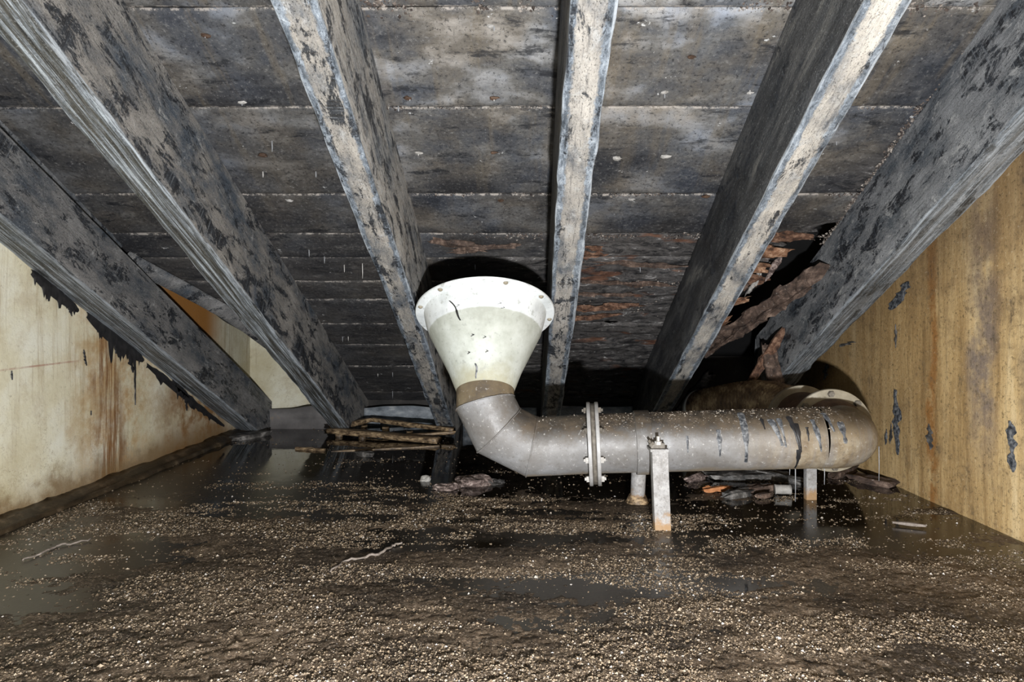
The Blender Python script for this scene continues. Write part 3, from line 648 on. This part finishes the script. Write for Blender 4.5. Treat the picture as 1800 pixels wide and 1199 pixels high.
def tar_stroke(parent, pts, w, seed):
    """dab of tar smeared along a slanting line on the left wall, with short runs at its lower edge"""
    P = np.array([lw(*p) for p in pts]); n = 60; tt = np.linspace(0, 1, n); s = np.linspace(0, 1, len(P))
    ys = np.interp(tt, s, P[:, 0]); zs = np.interp(tt, s, P[:, 1]); V = []
    for i in range(n):
        f = math.sin(math.pi * (0.03 + 0.94 * tt[i])) ** 0.5
        up = w * 0.5 * f * (1 + 0.5 * float(fbm(i * 0.25, seed, 0, 3)))
        dn = w * f * (0.55 + 0.9 * max(0.0, float(fbm(i * 0.35, seed + 7, 0, 3))) * 1.8)
        for dz, b in ((up, 0), (up * .3, 1), (-dn * .5, 1), (-dn, 0)): V.append((XL + 0.004 + b * 0.006, ys[i], zs[i] + dz))
    mesh('tar_smear', V, grid_faces(n, 4), MTAR, parent)
tar_stroke(wl, [(52, 478), (90, 508), (135, 545)], .060, 1)
tar_stroke(wl, [(150, 553), (185, 583), (232, 616), (250, 632)], .075, 2)
tar_stroke(wl, [(255, 640), (300, 676), (345, 712), (392, 748)], .050, 3)
tar_stroke(wl, [(300, 668), (318, 686), (330, 697)], .050, 4)
for (x0, y0, x1, y1, w) in ((226, 610, 232, 655, .040), (236, 618, 236, 712, .014), (118, 530, 124, 556, .02), (200, 592, 202, 622, .02), (325, 690, 327, 722, .03),
                            (145, 615, 150, 643, .014), (18, 652, 19, 668, .008), (158, 722, 158, 730, .007)):
    tar_patch(wl, XL, 1, [lw(x0, y0), lw((x0 + x1) / 2, (y0 + y1) / 2), lw(x1, y1)], w, k); k += 1
for (x0, y0, x1, y1, w) in ((1598, 495, 1567, 545, .05), (1478, 610, 1500, 600, .05), (1575, 685, 1580, 800, .035), (1568, 745, 1566, 780, .012), (1560, 755, 1558, 782, .010), (1634, 745, 1637, 790, .020), (1778, 740, 1782, 830, .022), (1576, 570, 1576, 612, .010), (1455, 640, 1450, 668, .03)):
    tar_patch(wr, XR, -1, [rw(x0, y0), rw((x0 + x1) / 2, (y0 + y1) / 2), rw(x1, y1)], w * 2.0, k, MCHAR if k % 2 else MTARG, t=0.0015); k += 1

# ================================================================ SHEET METAL AT THE BACK
def sheet(name, x0, x1, z0, z1, y, mat, label, seed):
    V = []; n = 30
    for i in range(n):
        x = x0 + (x1 - x0) * i / (n - 1)
        for j, z in enumerate((z0, z0 + (z1 - z0) * .45, z0 + (z1 - z0) * .55, z1)):
            V.append((x, y + (0.012 if j in (1,) else 0) + 0.006 * float(vnoise(x * 9, j + seed)), z + (0.012 * float(vnoise(x * 6, seed + 3)) if j == 3 else 0)))
    o = mesh(name, V, [f[::-1] for f in grid_faces(n, 4)], mat); s = o.modifiers.new('t', 'SOLIDIFY'); s.thickness = 0.004
    return tag(o, label, 'flashing', 'metal flashing along the foot of the roof')
MSHB = mat_simple('brown_grey_sheet', [(0.3, (0.09, 0.085, 0.085)), (0.6, (0.17, 0.16, 0.155)), (0.75, (0.30, 0.22, 0.14))], 6, 0.45, 0.3)
sheet('metal_flashing', -1.83, -1.33, -0.02, 0.150, 4.385, MSHB, 'brown-grey metal flashing at the waterline below the cream patch of wall', 1)
sheet('metal_flashing', -1.17, -0.62, -0.02, 0.140, 4.50, MSHEET, 'blue-grey metal flashing behind the broken pallet', 2)
sheet('metal_flashing', -0.46, 0.07, -0.02, 0.135, 4.50, MSHEET, 'short metal flashing partly hidden behind the pipe elbow', 3)
sheet('metal_flashing', 0.23, 0.76, -0.02, 0.150, 4.50, MSHEET, 'pale speckled metal flashing seen above the coupling flange', 4)

# ================================================================ DRAIN PIPE
pipe = empty('drain_pipe', (0.49, 2.45, 0)); PB = Matrix.Translation((-0.49, -2.45, 0))
tag(pipe, 'grey drain pipe with white conical funnel, mitred elbow and bolted coupling', 'pipe')
def pp(name, VF, mat, parent=None, smooth=True, attrs=None):
    par = parent or pipe
    o = mesh(name, [Vector(v) for v in VF[0]], VF[1], mat, par, smooth, attrs)
    o.matrix_local = PB if par is pipe else Matrix()
    return o
def autosmooth(o, ang=35):
    me = o.data; me.set_sharp_from_angle(angle=math.radians(ang)); return o
PR = 0.116
A0 = Vector((0.262, 2.485, 0.267)); A1 = Vector((0.020, 2.50, 0.252)); A2 = Vector((-0.112, 2.50, 0.318)); A3 = Vector((-0.166, 2.505, 0.425))
FA = Vector((-0.03, SI, CA)).normalized()         # funnel axis, square to the roof
A4 = A3 + FA * 0.055
E0 = Vector((1.115, 2.405, 0.306))
nP = 56
def seg_between(p0, p1, d_prev, d_next, r, n=nP):
    d = (p1 - p0).normalized(); u, v = frame_of(d, Vector((0.1, 1, 0.2))); V = []
    for p, b in ((p0, (d_prev + d).normalized()), (p1, (d + d_next).normalized())):
        for k in range(n):
            t = 2 * math.pi * k / n; q = (u * math.cos(t) + v * math.sin(t)) * r
            V.append(p + q - d * (q.dot(b) / d.dot(b)))
    return V, [f[::-1] for f in grid_faces(2, n, True)]
def seam_ring(p, d0, d1, r, n=nP, br=0.0035):
    b = (d0 + d1).normalized(); u, v = frame_of(d0, Vector((0.1, 1, 0.2))); pts = []
    for k in range(n):
        t = 2 * math.pi * k / n; q = (u * math.cos(t) + v * math.sin(t)) * r; pts.append(p + q - d0 * (q.dot(b) / d0.dot(b)))
    V = []; m = 6
    for k in range(n):
        o_ = (pts[k] - p).normalized()
        for j in range(m):
            a = 2 * math.pi * j / m; V.append(pts[k] + (o_ * math.cos(a) + b * math.sin(a)) * br * (1 + .3 * float(vnoise(k * .9, j))))
    Fc = []
    for k in range(n):
        for j in range(m): Fc.append((k * m + j, k * m + (j + 1) % m, ((k + 1) % n) * m + (j + 1) % m, ((k + 1) % n) * m + j))
    return V, Fc
dA = (A1 - A0).normalized(); dB = (A2 - A1).normalized(); dC = (A3 - A2).normalized(); dD = FA
pp('pipe_run', seg_between(A0, A1, dA, dB, PR), MPIPE)
pp('elbow_segment', seg_between(A1, A2, dA, dC, PR), MPIPE)
pp('elbow_segment', seg_between(A2, A3, dB, dD, PR), MPIPE)
pp('funnel_neck', seg_between(A3, A4, dC, dD, PR), MNECK)
for p, a, b in ((A1, dA, dB), (A2, dB, dC), (A3, dC, dD)): pp('weld_seam', seam_ring(p, a, b, PR), MPIPE)
# long run and end elbow
run = [A0 + (A0 - E0).normalized() * 0.0, E0]
pp('pipe_run', sweep([A0, A0.lerp(E0, .33), A0.lerp(E0, .66), E0], PR, nP, False), MPIPE)
d0 = (E0 - A0).normalized(); RB = 0.165; pts = []
for i in range(13):
    t = math.pi / 2 * i / 12
    pts.append(E0 + d0 * RB * math.sin(t) + Vector((0, 1, 0)) * RB * (1 - math.cos(t)) + Vector((0, 0, -0.012 * t)))
E1 = pts[-1]
pp('end_elbow', sweep(pts, PR, nP, False), MPIPE)
pp('weld_seam', seam_ring(E0, d0, d0, PR, br=0.002), MPIPE)
# rear stub, ring flange, rear pipe
YD = Vector((0, 1, 0)); RC = Vector((E1.x, E1.y + 0.02, 0.295))
pp('reducer', lathe([(PR, -0.03), (0.134, 0.02), (0.134, 0.05)], RC, YD), MRUST)
rf = pp('ring_flange', lathe([(0.134, 0.045), (0.172, 0.045), (0.174, 0.048), (0.174, 0.060), (0.172, 0.063), (0.130, 0.063)], RC, YD, 64), MRING); autosmooth(rf)
for a in range(8):
    t = math.pi / 2 + a * math.pi / 4 + 0.05; c = RC + Vector((math.cos(t) * 0.154, 0.045, math.sin(t) * 0.154))
    V, Fc = lathe([(0.0, -0.014), (0.013, -0.014), (0.014, -0.010), (0.014, 0.0)], c, YD, 6)
    pp('bolt', (V, Fc), MBOLT, rf, False)
pp('rear_pipe', lathe([(0.132, 0.05), (0.130, 0.36)], RC, YD), MRUST)
r2 = pp('rear_flange', lathe([(0.130, 0.33), (0.160, 0.33), (0.160, 0.35), (0.130, 0.35)], RC, YD, 56), MRING); autosmooth(r2)
# coupling: two bolted plates
cd = (E0 - A0).normalized()
for off in (-0.012, 0.020):
    fl_ = pp('coupling_flange', lathe([(PR, -0.007), (0.162, -0.007), (0.164, -0.005), (0.164, 0.005), (0.162, 0.007), (PR, 0.007)], A0 + cd * off, cd, 64), MSTEEL); autosmooth(fl_)
    for a in range(8):
        t = 2 * math.pi * (a + 0.32) / 8; u, v = frame_of(cd)
        c = A0 + cd * (off + (-0.007 if off < 0 else 0.007)) + (u * math.cos(t) + v * math.sin(t)) * 0.142
        sg = -1 if off < 0 else 1
        V, Fc = lathe([(0.010, 0.0), (0.012, 0.0), (0.012, 0.011), (0.006, 0.012), (0.006, 0.018), (0.0, 0.018)], c, cd * sg, 6)
        pp('bolt', (V, Fc), MBOLTL if a in (4, 5) else MBOLT, fl_, False)
pp('gasket', lathe([(PR, -0.004), (0.158, -0.004), (0.158, 0.012), (PR, 0.012)], A0, cd, 48), MBOLT)
# funnel
HF = 0.345
prof = [(PR + 0.001, -0.004), (PR + 0.003, 0.0), (0.150, 0.08), (0.192, 0.165), (0.234, 0.250), (0.238, 0.258), (0.250, 0.30), (0.262, HF), (0.296, HF), (0.298, HF + 0.004), (0.298, HF + 0.010), (0.295, HF + 0.012),
        (0.258, HF + 0.010), (0.246, 0.30), (0.230, 0.250), (0.146, 0.08), (PR - 0.004, 0.0)]
V, Fc = lathe(prof, A4, FA, 72)
hh = [h for r, h in prof for _ in range(72)]
bandv = [1.0 if (i >= 5 and i <= 13) else 0.0 for i in range(len(prof)) for _ in range(72)]
fu = pp('funnel', (V, Fc), MFUN, attrs={'h': hh, 'band': bandv}); autosmooth(fu, 25)
u, v = frame_of(FA)
def cone_pt(t, h, off=0.0):
    r = np.interp(h, [0, 0.25, HF], [PR + .003, 0.234, 0.262]) + off
    return A4 + FA * h + (u * math.cos(t) + v * math.sin(t)) * float(r)
# angle that faces the camera
tcam = max((i * 0.01 for i in range(628)), key=lambda t: -(u * math.cos(t) + v * math.sin(t)).y)
sgnx = 1 if (u * math.cos(tcam + .3) + v * math.sin(tcam + .3)).x > 0 else -1
for dt in (-2.75, -2.0, -1.22, -0.62, 0.36, 1.02, 1.75, 2.55):
    t = tcam + sgnx * dt; c = A4 + FA * (HF - 0.001) + (u * math.cos(t) + v * math.sin(t)) * 0.281
    V, Fc = lathe([(0.0, -0.007), (0.006, -0.006), (0.010, -0.002), (0.0105, 0.0)], c, FA, 10)
    pp('bolt', (V, Fc), MRING, fu)
def cone_run(dt0, h0, dt1, h1, w, mat):
    V = []; n = 12
    for i in range(n):
        s = i / (n - 1); dt = dt0 + (dt1 - dt0) * s + 0.03 * math.sin(s * 5); h = h0 + (h1 - h0) * s
        ww = w * (0.5 + 0.5 * math.sin(math.pi * (s * .8 + .15)))
        for a, b in ((-1, .0006), (0, .0026), (1, .0006)): V.append(cone_pt(tcam + sgnx * (dt + a * ww / 0.2), h, b))
    Fc = grid_faces(n, 3)
    pp('tar_run', (V, Fc), mat, fu)
cone_run(-0.54, 0.300, -0.36, 0.215, 0.0045, MTAR)
cone_run(-0.20, 0.055, -0.20, 0.002, 0.0060, MTARG)
for dt, h, w in ((-0.40, 0.275, .003), (-0.2, 0.16, .004), (0.1, 0.1, .003), (-0.34, 0.10, .004), (0.30, 0.275, .003), (0.36, .26, .003), (0.05, .15, .0025)):
    cone_run(dt, h, dt + .01, h - 0.008, w, MTAR)
# tar runs down the front of the pipe
def pipe_run_mark(px, th0, th1, w, lean, mat, name='tar_run'):
    """th: degrees from the top (0) towards the camera side (90) and the underside (180)"""
    s = (px - VX) / F * 2.33; f = (s - A0.x) / (E0.x - A0.x)
    n = 14; V = []; uu = Vector((0, 0, 1)); uu = (uu - d0 * uu.dot(d0)).normalized(); vv = d0.cross(uu)
    if vv.y > 0: vv = -vv
    for i in range(n):
        q = i / (n - 1); th = math.radians(th0 + (th1 - th0) * q)
        ww = w * 1.15 * (1.05 - 0.75 * q) * (1 + .9 * float(fbm(i * .45, px * .1, 0, 2))) + 0.002
        for a, b in ((-1, .0005), (-.4, .0025), (.4, .0025), (1, .0005)):
            if f <= 1: c = A0 + (E0 - A0) * f
            else:
                c = E0 + d0 * (f - 1) * (E0 - A0).length
            c = c + d0 * (lean * q + a * ww / 2)
            e = (c - E0).dot(d0); bk = 0
            if e > 0: # follow the start of the bend
                t = min(1.2, math.asin(min(0.99, e / (RB + PR * 0.6)))); bk = (RB + PR * 0.6) * (1 - math.cos(t)) * 0.85
            V.append(c + (uu * math.cos(th) + vv * math.sin(th)) * (PR + b) + Vector((0, bk, 0)))
    Fc = grid_faces(n, 4)
    pp(name, (V, Fc), mat)
for (px, a, b, w, ln, mt) in ((1315, 20, 125, .018, 0.0, MTARG), (1347, 38, 62, .008, .005, MTAR), (1362, 42, 92, .020, .03, MTARG), (1376, 40, 95, .012, .012, MTARG), (1394, 36, 100, .014, .022, MTAR), (1402, 52, 105, .012, .010, MTAR), (1403, 100, 150, .010, 0, MTAR),
                              (1432, 45, 105, .015, .018, MTARG), (1455, 30, 70, .014, .02, MTARG), (1478, 52, 92, .020, .01, MTARG), (1270, 60, 110, .012, 0, MTARG), (1420, 60, 85, .007, 0, MTAR), (1215, 70, 100, .008, 0, MTARG)):
    pipe_run_mark(px, a, b, w, ln, mt)
# threads of water / lime hanging from the pipe
for (px, ytop, ybot, Y) in ((1398, 818, 882, 2.40), (1449, 815, 852, 2.44), (1545, 790, 845, 2.50), (1388, 818, 835, 2.44)):
    a, b = at(px, ytop, Y), at(px, ybot, Y)
    pp('drip_thread', sweep([a + Vector((0, 0, .012)), (a + b) / 2 + Vector((.0008, 0, 0)), b], [.0022, .0016, .0012], 8), MDRIP)
# grit lying on top of the pipe
n = 1500; t = rng.random(n); th = np.clip(rng.normal(0.25, 0.42, n), -0.8, 1.15)
cl = 0.5 + 0.5 * fbm(t * 12, th * 2, 0, 3); keep = rng.random(n) < cl * 1.2
P0 = np.array(A0) + (np.array(E0) - np.array(A0))[None] * (t * 1.05 - 0.32 * (rng.random(n) < .25))[:, None]
pos = P0 + np.stack([np.zeros(n), -np.sin(th) * PR, np.cos(th) * PR], -1); pos = pos[keep]
Vv, Fc = flakes(len(pos), pos, 0.0018 + 0.0035 * rng.random(len(pos)) ** 2)
o = mesh('pipe_grit', Vv, Fc, MFLAKEP, pipe, False); o.matrix_local = PB; tag(o, kind='stuff')

# ---- clamp and posts
sup = empty('pipe_support', (0.485, 2.42, 0)); SB = Matrix.Translation((-0.485, -2.42, 0))
tag(sup, 'grey steel clamp stand with front post strapped round the pipe', 'support')
def sp(name, VF, mat, parent=None, smooth=True):
    o = mesh(name, VF[0], VF[1], mat, parent or sup, smooth); o.matrix_local = SB if not parent else Matrix(); return o
SC = A0 + (E0 - A0) * ((0.455 - A0.x) / (E0.x - A0.x))
autosmooth(sp('clamp_strap', lathe([(PR, -0.030), (PR + 0.008, -0.029), (PR + 0.009, -0.026), (PR + 0.009, 0.026), (PR + 0.008, 0.029), (PR, 0.030)], SC, d0, 64), MPIPE))
V, Fc = bar(at(1158, 790, 2.285), at(1164, 944, 2.268), 0.060, 0.045, Vector((0, -1, 0)), 0, 2); po = sp('front_post', (V, Fc), MPOST, None, False)
c = at(1157, 790, 2.285)
sp('cap_plate', box(c + Vector((0, 0.005, 0.0)), 0.066, 0.06, 0.010), MPOST, None, False)
nb = sp('clamp_lug', box(c + Vector((-0.002, 0.012, 0.014)), 0.05, 0.035, 0.018), MBOLT, None, False)
sp('bolt', lathe([(0.013, 0), (0.013, 0.012), (0.006, 0.013), (0.006, 0.03), (0, 0.03)], c + Vector((0, 0.0, 0.018)), (0, 0, 1), 6), MBOLTL, nb, False)
sp('bolt', lathe([(0.011, 0), (0.011, 0.010), (0.005, 0.010), (0.005, 0.022), (0, 0.022)], c + Vector((-0.022, 0.0, 0.016)), (-.6, 0, .8), 6), MBOLT, nb, False)
a = at(1122, 828, 2.60); b = at(1120, 892, 2.60)
sp('rear_post', sweep([a + Vector((0, -0.02, 0.05)), b], 0.030, 20), MPOST)
sp('rear_foot', lathe([(0.030, 0.03), (0.036, 0.02), (0.048, -0.005), (0.055, -0.03)], at(1120, 880, 2.60), (0, 0, 1), 20), MWOOD)
leg = empty('pipe_stand', (1.20, 2.55, 0)); tag(leg, 'slim grey leg standing in the water under the pipe elbow', 'support')
V, Fc = bar((-0.0, 0.1, 0.20), (0.0, 0.1, -0.05), 0.045, 0.03, Vector((0, -1, 0)), 0, 3); mesh('post', V, Fc, MPOST, leg, False)
V, Fc = box((0.0, 0.08, 0.175), 0.075, 0.08, 0.012); mesh('saddle', V, Fc, MSTEEL, leg, False)

# ---- ribbed hose
hose = empty('ribbed_hose', (1.15, 3.3, 0)); HB = Matrix.Translation((-1.15, -3.3, 0))
tag(hose, 'rust-stained ribbed hose running back from the rear flange to the waterline', 'hose')
P = [RC + YD * 0.35, Vector((1.28, 3.12, 0.315)), Vector((1.24, 3.38, 0.31)), Vector((1.17, 3.66, 0.26)), Vector((1.10, 3.92, 0.20))]
pts = []
for i in range(len(P) - 1):
    p0 = P[max(i - 1, 0)]; p1, p2 = P[i], P[i + 1]; p3 = P[min(i + 2, len(P) - 1)]
    for k in range(56):
        t = k / 56; pts.append(0.5 * ((2 * p1) + (p2 - p0) * t + (2 * p0 - 5 * p1 + 4 * p2 - p3) * t * t + (3 * p1 - p0 - 3 * p2 + p3) * t ** 3))
pts.append(P[-1])
rad = [0.116 + 0.010 * math.sin(i * 2 * math.pi / 8) for i in range(len(pts))]
o = mesh('hose', *sweep(pts, rad, 36, False), MHOSE, hose); o.matrix_local = HB
MWHT = mat_simple('chalky_white_end', [(0.3, (0.42, 0.43, 0.40)), (0.7, (0.70, 0.72, 0.70))], 12, 0.5, 0.3)
dE = (pts[-1] - pts[-4]).normalized()
o = mesh('white_collar', *lathe([(0.108, -0.015), (0.127, -0.015), (0.129, 0.03), (0.108, 0.035)], pts[-1], dE, 40), MWHT, hose); o.matrix_local = HB

# ================================================================ WATER, SILT AND GRIT
def cover(X, Y):
    c = 0.55 * fbm(X * 0.9, Y * 2.0, 2.5, 4) + 0.45 * fbm(X * 2.4, Y * 6.0, 7.5, 4)
    b = np.interp(Y, [0.8, 1.3, 1.55, 1.8, 2.1, 2.5, 2.9, 3.3, 4.7], [0.45, 0.38, 0.26, 0.12, 0.02, -0.02, -0.25, -0.42, -0.5])
    def g(x, y, sx, sy, a): return a * np.exp(-((X - x) / sx) ** 2 - ((Y - y) / sy) ** 2)
    c = c + b + g(-0.55, 1.62, .55, .35, .22) + g(-0.9, 2.15, .35, .2, .22) + g(-1.5, 1.7, .45, .45, -.45) + g(-0.45, 2.15, .28, .2, -.25)
    c = c + g(0.0, 2.55, .5, .18, .30) + g(0.15, 1.75, .45, .18, -.28) + g(0.95, 2.35, .35, .28, -.35) + g(0.75, 1.92, .5, .09, .22) + g(0.8, 2.7, .2, .1, .15)
    return c
def silt_h(X, Y):
    c = cover(X, Y)
    gr = fbm(X * 45, Y * 45, 1.5, 3, 0.6)
    fg = np.interp(Y, [1.2, 1.8, 2.4], [1.0, 0.75, 0.4])
    return np.clip(c * 0.018, -0.02, 0.009) + gr * 0.0075 * fg - 0.001
ys = [0.75]
while ys[-1] < 4.6: ys.append(ys[-1] + 0.0048 * max(1.0, ys[-1] / 1.25))
ys = np.array(ys); xs = np.linspace(-1.86, 1.68, 470)
XX, YY = np.meshgrid(xs, ys)
Z = silt_h(XX, YY)
V = np.stack([XX, YY, Z], -1).reshape(-1, 3); ny_, nx_ = XX.shape
ii = (np.arange(ny_ - 1)[:, None] * nx_ + np.arange(nx_ - 1)[None]).reshape(-1)
Fc = np.stack([ii, ii + 1, ii + nx_ + 1, ii + nx_], -1)
keep = Z.reshape(-1)[Fc].max(1) > -0.003
o = mesh('wet_silt', V, Fc[keep], MSILT, None, True)
tag(o, 'wet brown granular silt breaking the water surface in the foreground', 'silt', None, 'stuff')
V, Fc = box((-0.118, 2.0, -0.12), 3.61, 5.2, 0.24)
o = mesh('water', V, Fc, MWATER, None, False); tag(o, 'still dark brown water covering the whole floor', 'water', None, 'stuff')
n = 560000
Yr = 1.22 + 3.3 * rng.random(n) ** 1.55; Xr = -1.84 + 3.50 * rng.random(n)
cl = fbm(Xr * 2.2, Yr * 8.0, 12, 5, 0.65); cl2 = fbm(Xr * 9, Yr * 22, 5, 3, 0.6)
q = np.clip((cl * 2.0 + cl2 * 0.9 + cover(Xr, Yr) * 0.9 - 0.06) * 2.2, 0, 1)
dens = (0.035 + 0.965 * q) * np.interp(Yr, [1.2, 2.6, 3.0, 3.4, 4.5], [0.9, 1.0, 0.55, 0.22, 0.06])
keep = rng.random(n) < dens * 0.85; Xr, Yr = Xr[keep], Yr[keep]; n = len(Xr)
zz = np.maximum(silt_h(Xr, Yr), 0.0) - 0.0004
size = (0.0014 + 0.0042 * rng.random(n) ** 2.4) * np.interp(Yr, [1.2, 2.6], [0.8, 1.2])
big = rng.random(n) < 0.003; size[big] *= 2.0
V, Fc = flakes(n, np.stack([Xr, Yr, zz], -1), size, 0.55)
o = mesh('floating_grit', V, Fc, MFLAKE, None, False)
tag(o, 'tan grit and flakes floating on the water and silt', 'grit', None, 'stuff')

# ================================================================ DEBRIS
# broken pallet at the waterline
pal = empty('broken_pallet', (-0.9, 4.15, 0)); tag(pal, 'broken wooden pallet lying half afloat between two joists', 'pallet')
KB = Matrix.Translation((0.9, -4.15, 0))
def pl(name, VF, mat): o = mesh(name, VF[0], VF[1], mat, pal); o.matrix_local = KB
for (xa, ya, Ya, xb, yb, Yb, w, h) in ((652, 737, 4.36, 797, 756, 4.02, .045, .028), (580, 756, 4.12, 770, 774, 3.86, .08, .034), (582, 752, 4.14, 655, 737, 4.36, .06, .03), (690, 768, 3.96, 800, 760, 4.0, .03, .02), (612, 748, 4.2, 640, 742, 4.3, .04, .02)):
    pl('slat', bar(at(xa, ya, Ya), at(xb, yb, Yb), w, h, Vector((0, 0, 1)), 0.006, 16, 0.1, xa), MWOOD)
for (x, y, Y) in ((596, 768, 4.09), (637, 771, 4.02), (640, 754, 4.26), (678, 756, 4.2), (720, 765, 4.05)):
    c = at(x, y, Y); V, Fc = bar((c.x, c.y, -0.03), (c.x, c.y, c.z + 0.02), 0.04, 0.045, Vector((0, 1, 0)), 0.005, 5, 0, x); pl('block', (V, Fc), MWOOD)
def floater(name, label, cat, p, q, w, h, mat, seed, rough=0.008, taper=0.3, up=Vector((0, 0, 1)), group=None):
    p, q = Vector(p), Vector(q); mid = (p + q) / 2; base = Vector((mid.x, mid.y, 0))
    V, Fc = bar(p - base, q - base, w, h, up, rough, 18, taper, seed)
    o = mesh(name, V, Fc, mat, None, False, loc=base); return tag(o, label, cat, group)
def fl(px, py, z): return flat(px, py, z)
floater('reflection_strip', 'thin brown strip imitating the reflection of the broken pallet rail', 'board', fl(585, 794, -.002), fl(772, 784, .004), .035, .012, MWOOD, 3, 0.004)  # strip added as the pallet rail's mirror image on the water
floater('floating_stick', 'short pale brown stick floating left of the broken pallet', 'stick', fl(520, 788, .006), fl(572, 791, .006), .022, .016, MWOOD, 5, 0.004)
floater('floating_chunk', 'grey lump of debris floating below the broken pallet', 'chunk', fl(630, 797, .01), fl(655, 800, .01), .05, .030, MCHAR, 6, 0.010)
floater('wet_debris', 'wet grey debris at the foot of the dark joist by the cream wall', 'debris', fl(405, 772, .012), fl(470, 760, .012), .12, .035, MCHAR, 7, 0.008)
def rock(name, label, px, py, rx, ry, rz_, mat, seed, group=None, cat='rubble', amp=0.45):
    c = flat(px, py, 0.0); V, Fc = lump((0, 0, rz_ * 0.35), rx, ry, rz_, seed, 18, 11, amp)
    V = [p + p.normalized() * 0.010 * float(fbm(p.x * 60, p.y * 60, p.z * 60 + seed, 3)) for p in V]
    return tag(mesh(name, V, Fc, mat, None, False, loc=c), label, cat, group)
rock('rubble_lump', 'pinkish crumbly lump in the water below the pipe elbow', 828, 852, .085, .06, .028, MPINK, 3, amp=0.9)
rock('rubble_lump', 'flat pinkish lump at the nearest end of the rubble below the funnel', 782, 860, .055, .04, .018, MPINK, 5, amp=0.9)
rock('rubble_lump', 'grey crumbs of rubble right of the pinkish lump', 866, 850, .05, .035, .014, MCHAR, 6, amp=0.9)
rock('stone', 'small pale grey stone left of the joist reflection', 748, 845, .025, .022, .018, MSTONE, 8, None, 'stone', .3)
dl = (('charred_plank', 'flat charred plank floating behind the pipe, largest under it', 1250, 838, 1390, 836, .10, .035, MCHAR),
      ('charred_plank', 'narrow charred plank floating behind the flat one under the pipe', 1240, 828, 1330, 824, .06, .030, MCHAR),
      ('wood_fragment', 'brown wood fragment beside the small tin under the pipe', 1312, 862, 1362, 854, .05, .025, MROTD),
      ('orange_chip', 'bright orange wood chip floating under the pipe', 1238, 861, 1282, 857, .035, .014, MORANGE),
      ('wood_fragment', 'curled grey fragment between the orange chip and the small tin', 1275, 872, 1315, 866, .06, .030, MCHAR),
      ('wood_fragment', 'light brown ragged fragment lying towards the ochre wall', 1462, 838, 1500, 822, .05, .03, MROTD),
      ('charred_plank', 'ragged reddish plank floating against the foot of the ochre wall', 1498, 836, 1570, 852, .10, .03, MROTD),
      ('floating_stick', 'slender pale stick floating towards the ochre wall', 1570, 918, 1625, 924, .014, .010, MTWIG),
      ('charred_plank', 'charred plank crossing over the largest floating plank under the pipe', 1290, 826, 1402, 846, .05, .04, MCHAR),
      ('wood_fragment', 'small tan fragment floating in front of the small tin', 1330, 872, 1352, 869, .03, .02, MROTD),
      ('wood_fragment', 'pinkish fragment just left of the floating charred planks', 1212, 843, 1236, 838, .04, .03, MPINK))
for i, (nm, lb, xa, ya, xb, yb, w, h, mt) in enumerate(dl):
    floater(nm, lb, nm.split('_')[1], fl(xa, ya, .012), fl(xb, yb, .012), w, h, mt, i * 3.3, 0.016 if w > .03 else .003, .35)
# small tin on its side
c = flat(1376, 862, 0.02); tin = empty('small_tin', (c.x, c.y, 0)); tag(tin, 'small pale tin lying on the debris under the pipe', 'tin')
ax = Vector((0.97, -.2, 0.03)).normalized()
V, Fc = lathe([(0.0, -.033), (.021, -.033), (.022, -.030), (.020, -.026), (.020, -.008), (.021, -.006), (.020, -.004), (.020, .026), (.022, .030), (.021, .033)], (0, 0, .024), ax, 24); autosmooth(mesh('body', V, Fc, MSTONE, tin))
V, Fc = lathe([(.021, .031), (.012, .032), (0, .033)], (0, 0, .024), ax, 24); mesh('lid', V, Fc, MBOLT, tin)
# pale roots lying on the silt
def root(label, pts, r):
    P = [flat(x, y, 0.009) for x, y in pts]; b = Vector((P[0].x, P[0].y, 0)); Q = []
    for i in range(len(P) - 1):
        for k in range(6): Q.append(P[i].lerp(P[i + 1], k / 6) - b + Vector((0.004 * float(vnoise(i * 6 + k, 3)), 0.006 * float(vnoise(i * 6 + k, 9)), -.003 + .002 * math.sin(i * 6 + k))))
    Q.append(P[-1] - b)
    rr = [r * (0.45 + 0.55 * math.sin(math.pi * (0.1 + 0.8 * i / len(Q)))) for i in range(len(Q))]
    tag(mesh('pale_root', *sweep(Q, rr, 8), MTWIG, loc=b), label, 'root')
root('longest pale curved root on the silt left of centre', [(580, 1002), (606, 984), (640, 979), (668, 970), (690, 957), (706, 953)], .0042)
root('faint pale root on the silt near the cream wall', [(40, 982), (70, 972), (100, 958), (128, 953), (160, 946)], .0035)
